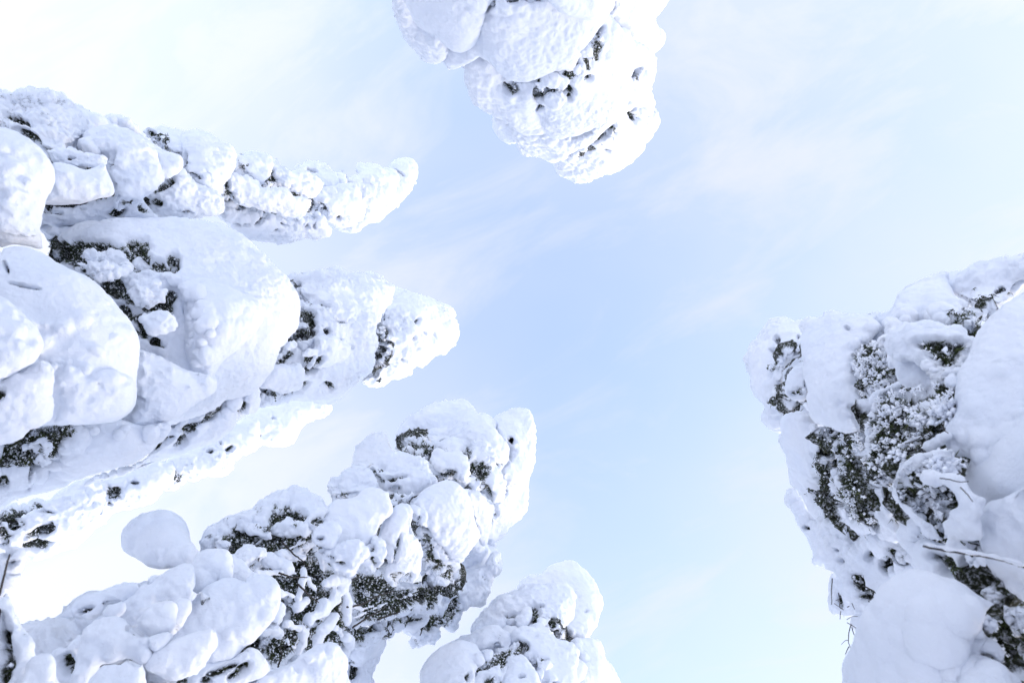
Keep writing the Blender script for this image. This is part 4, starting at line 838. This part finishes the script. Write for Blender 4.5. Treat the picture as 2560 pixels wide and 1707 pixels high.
bough(Et, 'Q4', [(1195,760),(1250,720),(1350,700),(1330,770),(1240,790)], 0.9, 0.03, [(1270,750,60,30,0,.6)], name='rime_tuft')
bough(Et, 'Q4', [(400,920),(430,870),(480,870),(500,920),(480,1000),(500,1060),(540,1160),(500,1150),(460,1060)], 0.3, 0.02, [(440,960,16,50,-10,.8)])
bough(Et, 'Q4', [(540,1110),(640,1080),(830,1110),(910,1250),(960,1310),(900,1380),(700,1380),(590,1340),(560,1200)], 0.1, -0.03)
bough(Et, 'Q4', [(880,1180),(1000,1200),(1190,1240),(1190,1420),(1100,1420),(1040,1330),(940,1280)], 0.9, 0.02, [(1000,1240,110,40,20),(1120,1330,60,60,0,.9)], bare=0.3)
bough(Et, 'Q4', [(1060,1290),(1110,1250),(1160,1290),(1140,1340),(1080,1340)], 0.2, 0.06)
# lower left snow with hanging twigs
bough(Et, 'Q6', [(-10,-120),(70,-100),(250,-60),(450,40),(600,60),(720,240),(880,370),(960,480),(840,680),(660,850),(440,940),(300,860),(180,700),(100,500),(10,430),(-30,100)], 0.6, 0.02, [(280,580,100,60,40),(330,80,90,50),(600,420,60,80,-30),(440,330,60,60,0,.8),(230,110,40,50,0,.9),(380,730,80,60,0,.8),(130,390,50,26,0,.8),(80,280,20,26,0,.8),(700,350,110,40,30,.8)])
bough(Et, 'Q6', [(70,470),(180,640),(300,840),(430,920),(400,1010),(330,1000),(300,930),(200,920),(110,900),(60,880),(80,720)], 0.5, -0.03, [(140,760,30,80,0,.6)])
bough(Et, 'Q6', [(250,960),(330,900),(420,940),(390,1080),(320,1060)], 0.5, -0.02)
for pts, r in (([(80,560),(72,680),(75,810)], 5), ([(140,700),(155,770),(150,840),(190,862)], 4), ([(262,1000),(240,1080),(235,1170),(262,1250)], 5), ([(270,1030),(285,1090),(325,1142)], 5), ([(328,282),(255,342)], 8), ([(290,330),(285,440)], 5), ([(430,780),(535,835)], 5), ([(160,878),(155,955)], 4),
               ([(400,640),(480,680),(550,755)], 6), ([(220,955),(270,925),(330,925)], 3), ([(235,1150),(200,1160),(168,1195)], 3), ([(240,1215),(205,1290)], 5), ([(310,1160),(325,1210),(318,1250)], 3), ([(225,985),(300,1030),(380,1075)], 4), ([(115,770),(150,760)], 3), ([(225,835),(245,825)], 4), ([(270,800),(295,855)], 4), ([(100,800),(140,830),(180,850)], 3)):
    twig(Et, 'Q6', pts, r, r * 0.6, 0.03)
# snow and needles between E's lower boughs
bough(Et, 'Q6', [(700,110),(740,0),(850,-60),(960,-40),(960,90),(900,180),(960,240),(1080,270),(1020,330),(1010,400),(900,390),(830,330),(740,240)], 0.15, 0.10)
bough(Et, 'Q6', [(890,150),(960,0),(1060,-30),(1150,110),(1150,260),(1000,270),(930,210)], 0.9, 0.02, [(1010,120,160,170)], bare=0.9)
bough(Et, 'Q6', [(895,120),(940,60),(1000,60),(1000,120),(950,200),(905,180)], 0.9, 0.09, [(940,130,60,70,0,.7)], res=1.3, name='needle_spray')
bough(Et, 'Q6', [(960,230),(1180,240),(1250,20),(1500,-80),(1540,60),(1565,260),(1610,380),(1700,570),(1500,720),(1250,700),(1150,640),(1020,600),(900,480)], 0.6, 0.09, [(1090,350,90,50,10),(1240,440,60,80,0),(1440,390,90,60,10),(1400,520,220,60,8),(1500,40,40,70),(1490,220,70,50),(1560,480,110,60,20),(1380,110,30,24,0,.8),(1160,400,60,50,0,.8)], flat=0.45)
bough(Et, 'Q6', [(1350,350),(1400,310),(1520,330),(1560,420),(1480,480),(1380,430)], 0.8, 0.12, [], res=1.3)
# near big drapes of E at the right edge
bough(Et, 'Q4', [(1960,250),(1803,370),(1750,430),(1640,530),(1500,640),(1400,760),(1340,870),(1290,1010),(1240,1120),(1200,1220),(1178,1390),(1172,1568),(1150,1640),(1080,1720),(1060,1810),(1060,1900),(1090,2000),(1180,2050),(1300,2070),(1420,2150),(1500,2170),(1640,2060),(1720,1950),(1960,2000)], 0.06, 0.0, h=2.0, flat=0.6)
bough(Et, 'Q6', [(1560,-140),(1700,-230),(1850,-320),(2060,-380),(2060,860),(1926,765),(1830,705),(1760,625),(1690,545),(1610,385),(1555,250),(1518,100),(1530,-50)], 0.05, 0.0, h=1.75, flat=0.8)
crown_and_trunk(Et, core=0.42)

bough(Et, 'Q5', [(1480,900),(1620,600),(1720,650),(1900,950),(1960,1000),(1880,1080),(1560,1230),(1380,1050)], 0.8, 0.0, [(1680,900,300,300)], bare=0.8, h=1.88, flat=0.5, name='needle_spray')
# ---- I: near young spruce, lower right corner
bough(It, 'Q6', [(170,1700),(195,1568),(230,1420),(300,1260),(345,1180),(390,1060),(420,950),(500,825),(570,735),(650,655),(760,575),(870,480),(960,500),(1080,520),(1200,575),(1330,595),(1500,700),(1640,765),(1720,810),(1600,860),(1490,960),(1550,1110),(1490,1140),(1390,1080),(1330,1200),(1400,1320),(1600,1350),(1750,1450),(1850,1520),(1900,1700),(1850,1950),(170,1950)], 0.06, 0.0, [], h=1.55, flat=0.55)
bough(It, 'Q6', [(1480,970),(1550,870),(1650,820),(1740,790),(1926,840),(2060,900),(2060,1330),(1880,1310),(1760,1290),(1720,1420),(1560,1360),(1430,1290),(1380,1200),(1560,1230),(1530,1120)], 0.8, -0.05, [(1700,1050,400,400)], bare=0.75, h=1.68, flat=0.4)
bough(It, 'Q6', [(1540,960),(1600,900),(1690,960),(1720,1040),(1670,1100),(1590,1060)], 0.7, 0.0, [(1630,1000,70,70,0,.6)], h=1.58, name='rime_tuft')
bough(It, 'Q6', [(1760,920),(1850,880),(1920,920),(1900,1000),(1800,990)], 0.9, 0.0, [(1830,940,80,50,0,.9)], h=1.6, bare=0.4, name='needle_spray')
bough(It, 'Q6', [(1370,1100),(1500,1150),(1640,1250),(1680,1290),(1560,1320),(1430,1310),(1340,1200)], 0.25, 0.0, [(1560,1310,80,24,10,.8)], h=1.62)
bough(It, 'Q6', [(1700,1400),(1800,1310),(1930,1290),(2060,1290),(2060,1700),(1880,1700),(1840,1520)], 0.1, 0.0, [(1850,1450,40,120,20,.8)], h=1.6)
bough(It, 'Q6', [(1500,690),(1640,650),(1760,640),(1850,760),(1800,830),(1700,800),(1600,760)], 0.3, 0.0, [(1580,720,90,30,15),(1720,770,90,24,25),(1790,740,40,60,0,.9)], h=1.75)
twig(It, 'Q6', [(955,250),(1150,292),(1310,312),(1400,325),(1640,365),(1800,405),(1926,450),(2100,510)], 10, 14, 0, 1.45)
limb(It, 'Q6', [(955,225),(1060,240),(1150,268),(1310,292),(1400,304),(1560,330),(1800,388),(1960,445)], 9, 11, 0.3, 0.0, 1.445)
crown_and_trunk(It, back=False, core=0.4, thick=0.35)

# ---- H: near sapling, lower left corner
bough(Ht, 'R6', [(-90,1700),(-90,850),(-20,760),(40,690),(60,740),(95,810),(112,900),(150,1020),(190,1110),(260,1180),(287,1240),(272,1345),(290,1500),(250,1700)], 0.12, 0.0, [(10,1060,70,110,0),(40,1330,80,110,20),(10,1480,70,80,0,.9),(60,1180,30,40,0,.6)], h=1.5)
bough(Ht, 'R6', [(230,1420),(280,1340),(370,1292),(440,1300),(470,1400),(478,1568),(490,1700),(180,1700)], 0.06, 0.0, h=1.42)
bough(Ht, 'R6', [(5,520),(35,450),(80,415),(130,430),(172,480),(155,540),(110,610),(60,655),(40,600)], 0.4, 0.0, [(70,450,40,20,0,.6),(100,520,40,16,-20,.5)], h=1.46)
limb(Ht, 'R6', [(95,520),(75,600),(40,690),(10,780)], 22, 34, 0.4, 0.0, 1.47)
twig(Ht, 'R6', [(85,440),(60,520),(45,590),(20,690),(-10,800),(-60,950)], 7, 11, 0, 1.42)
crown_and_trunk(Ht, back=False, core=0.5, thick=0.2)
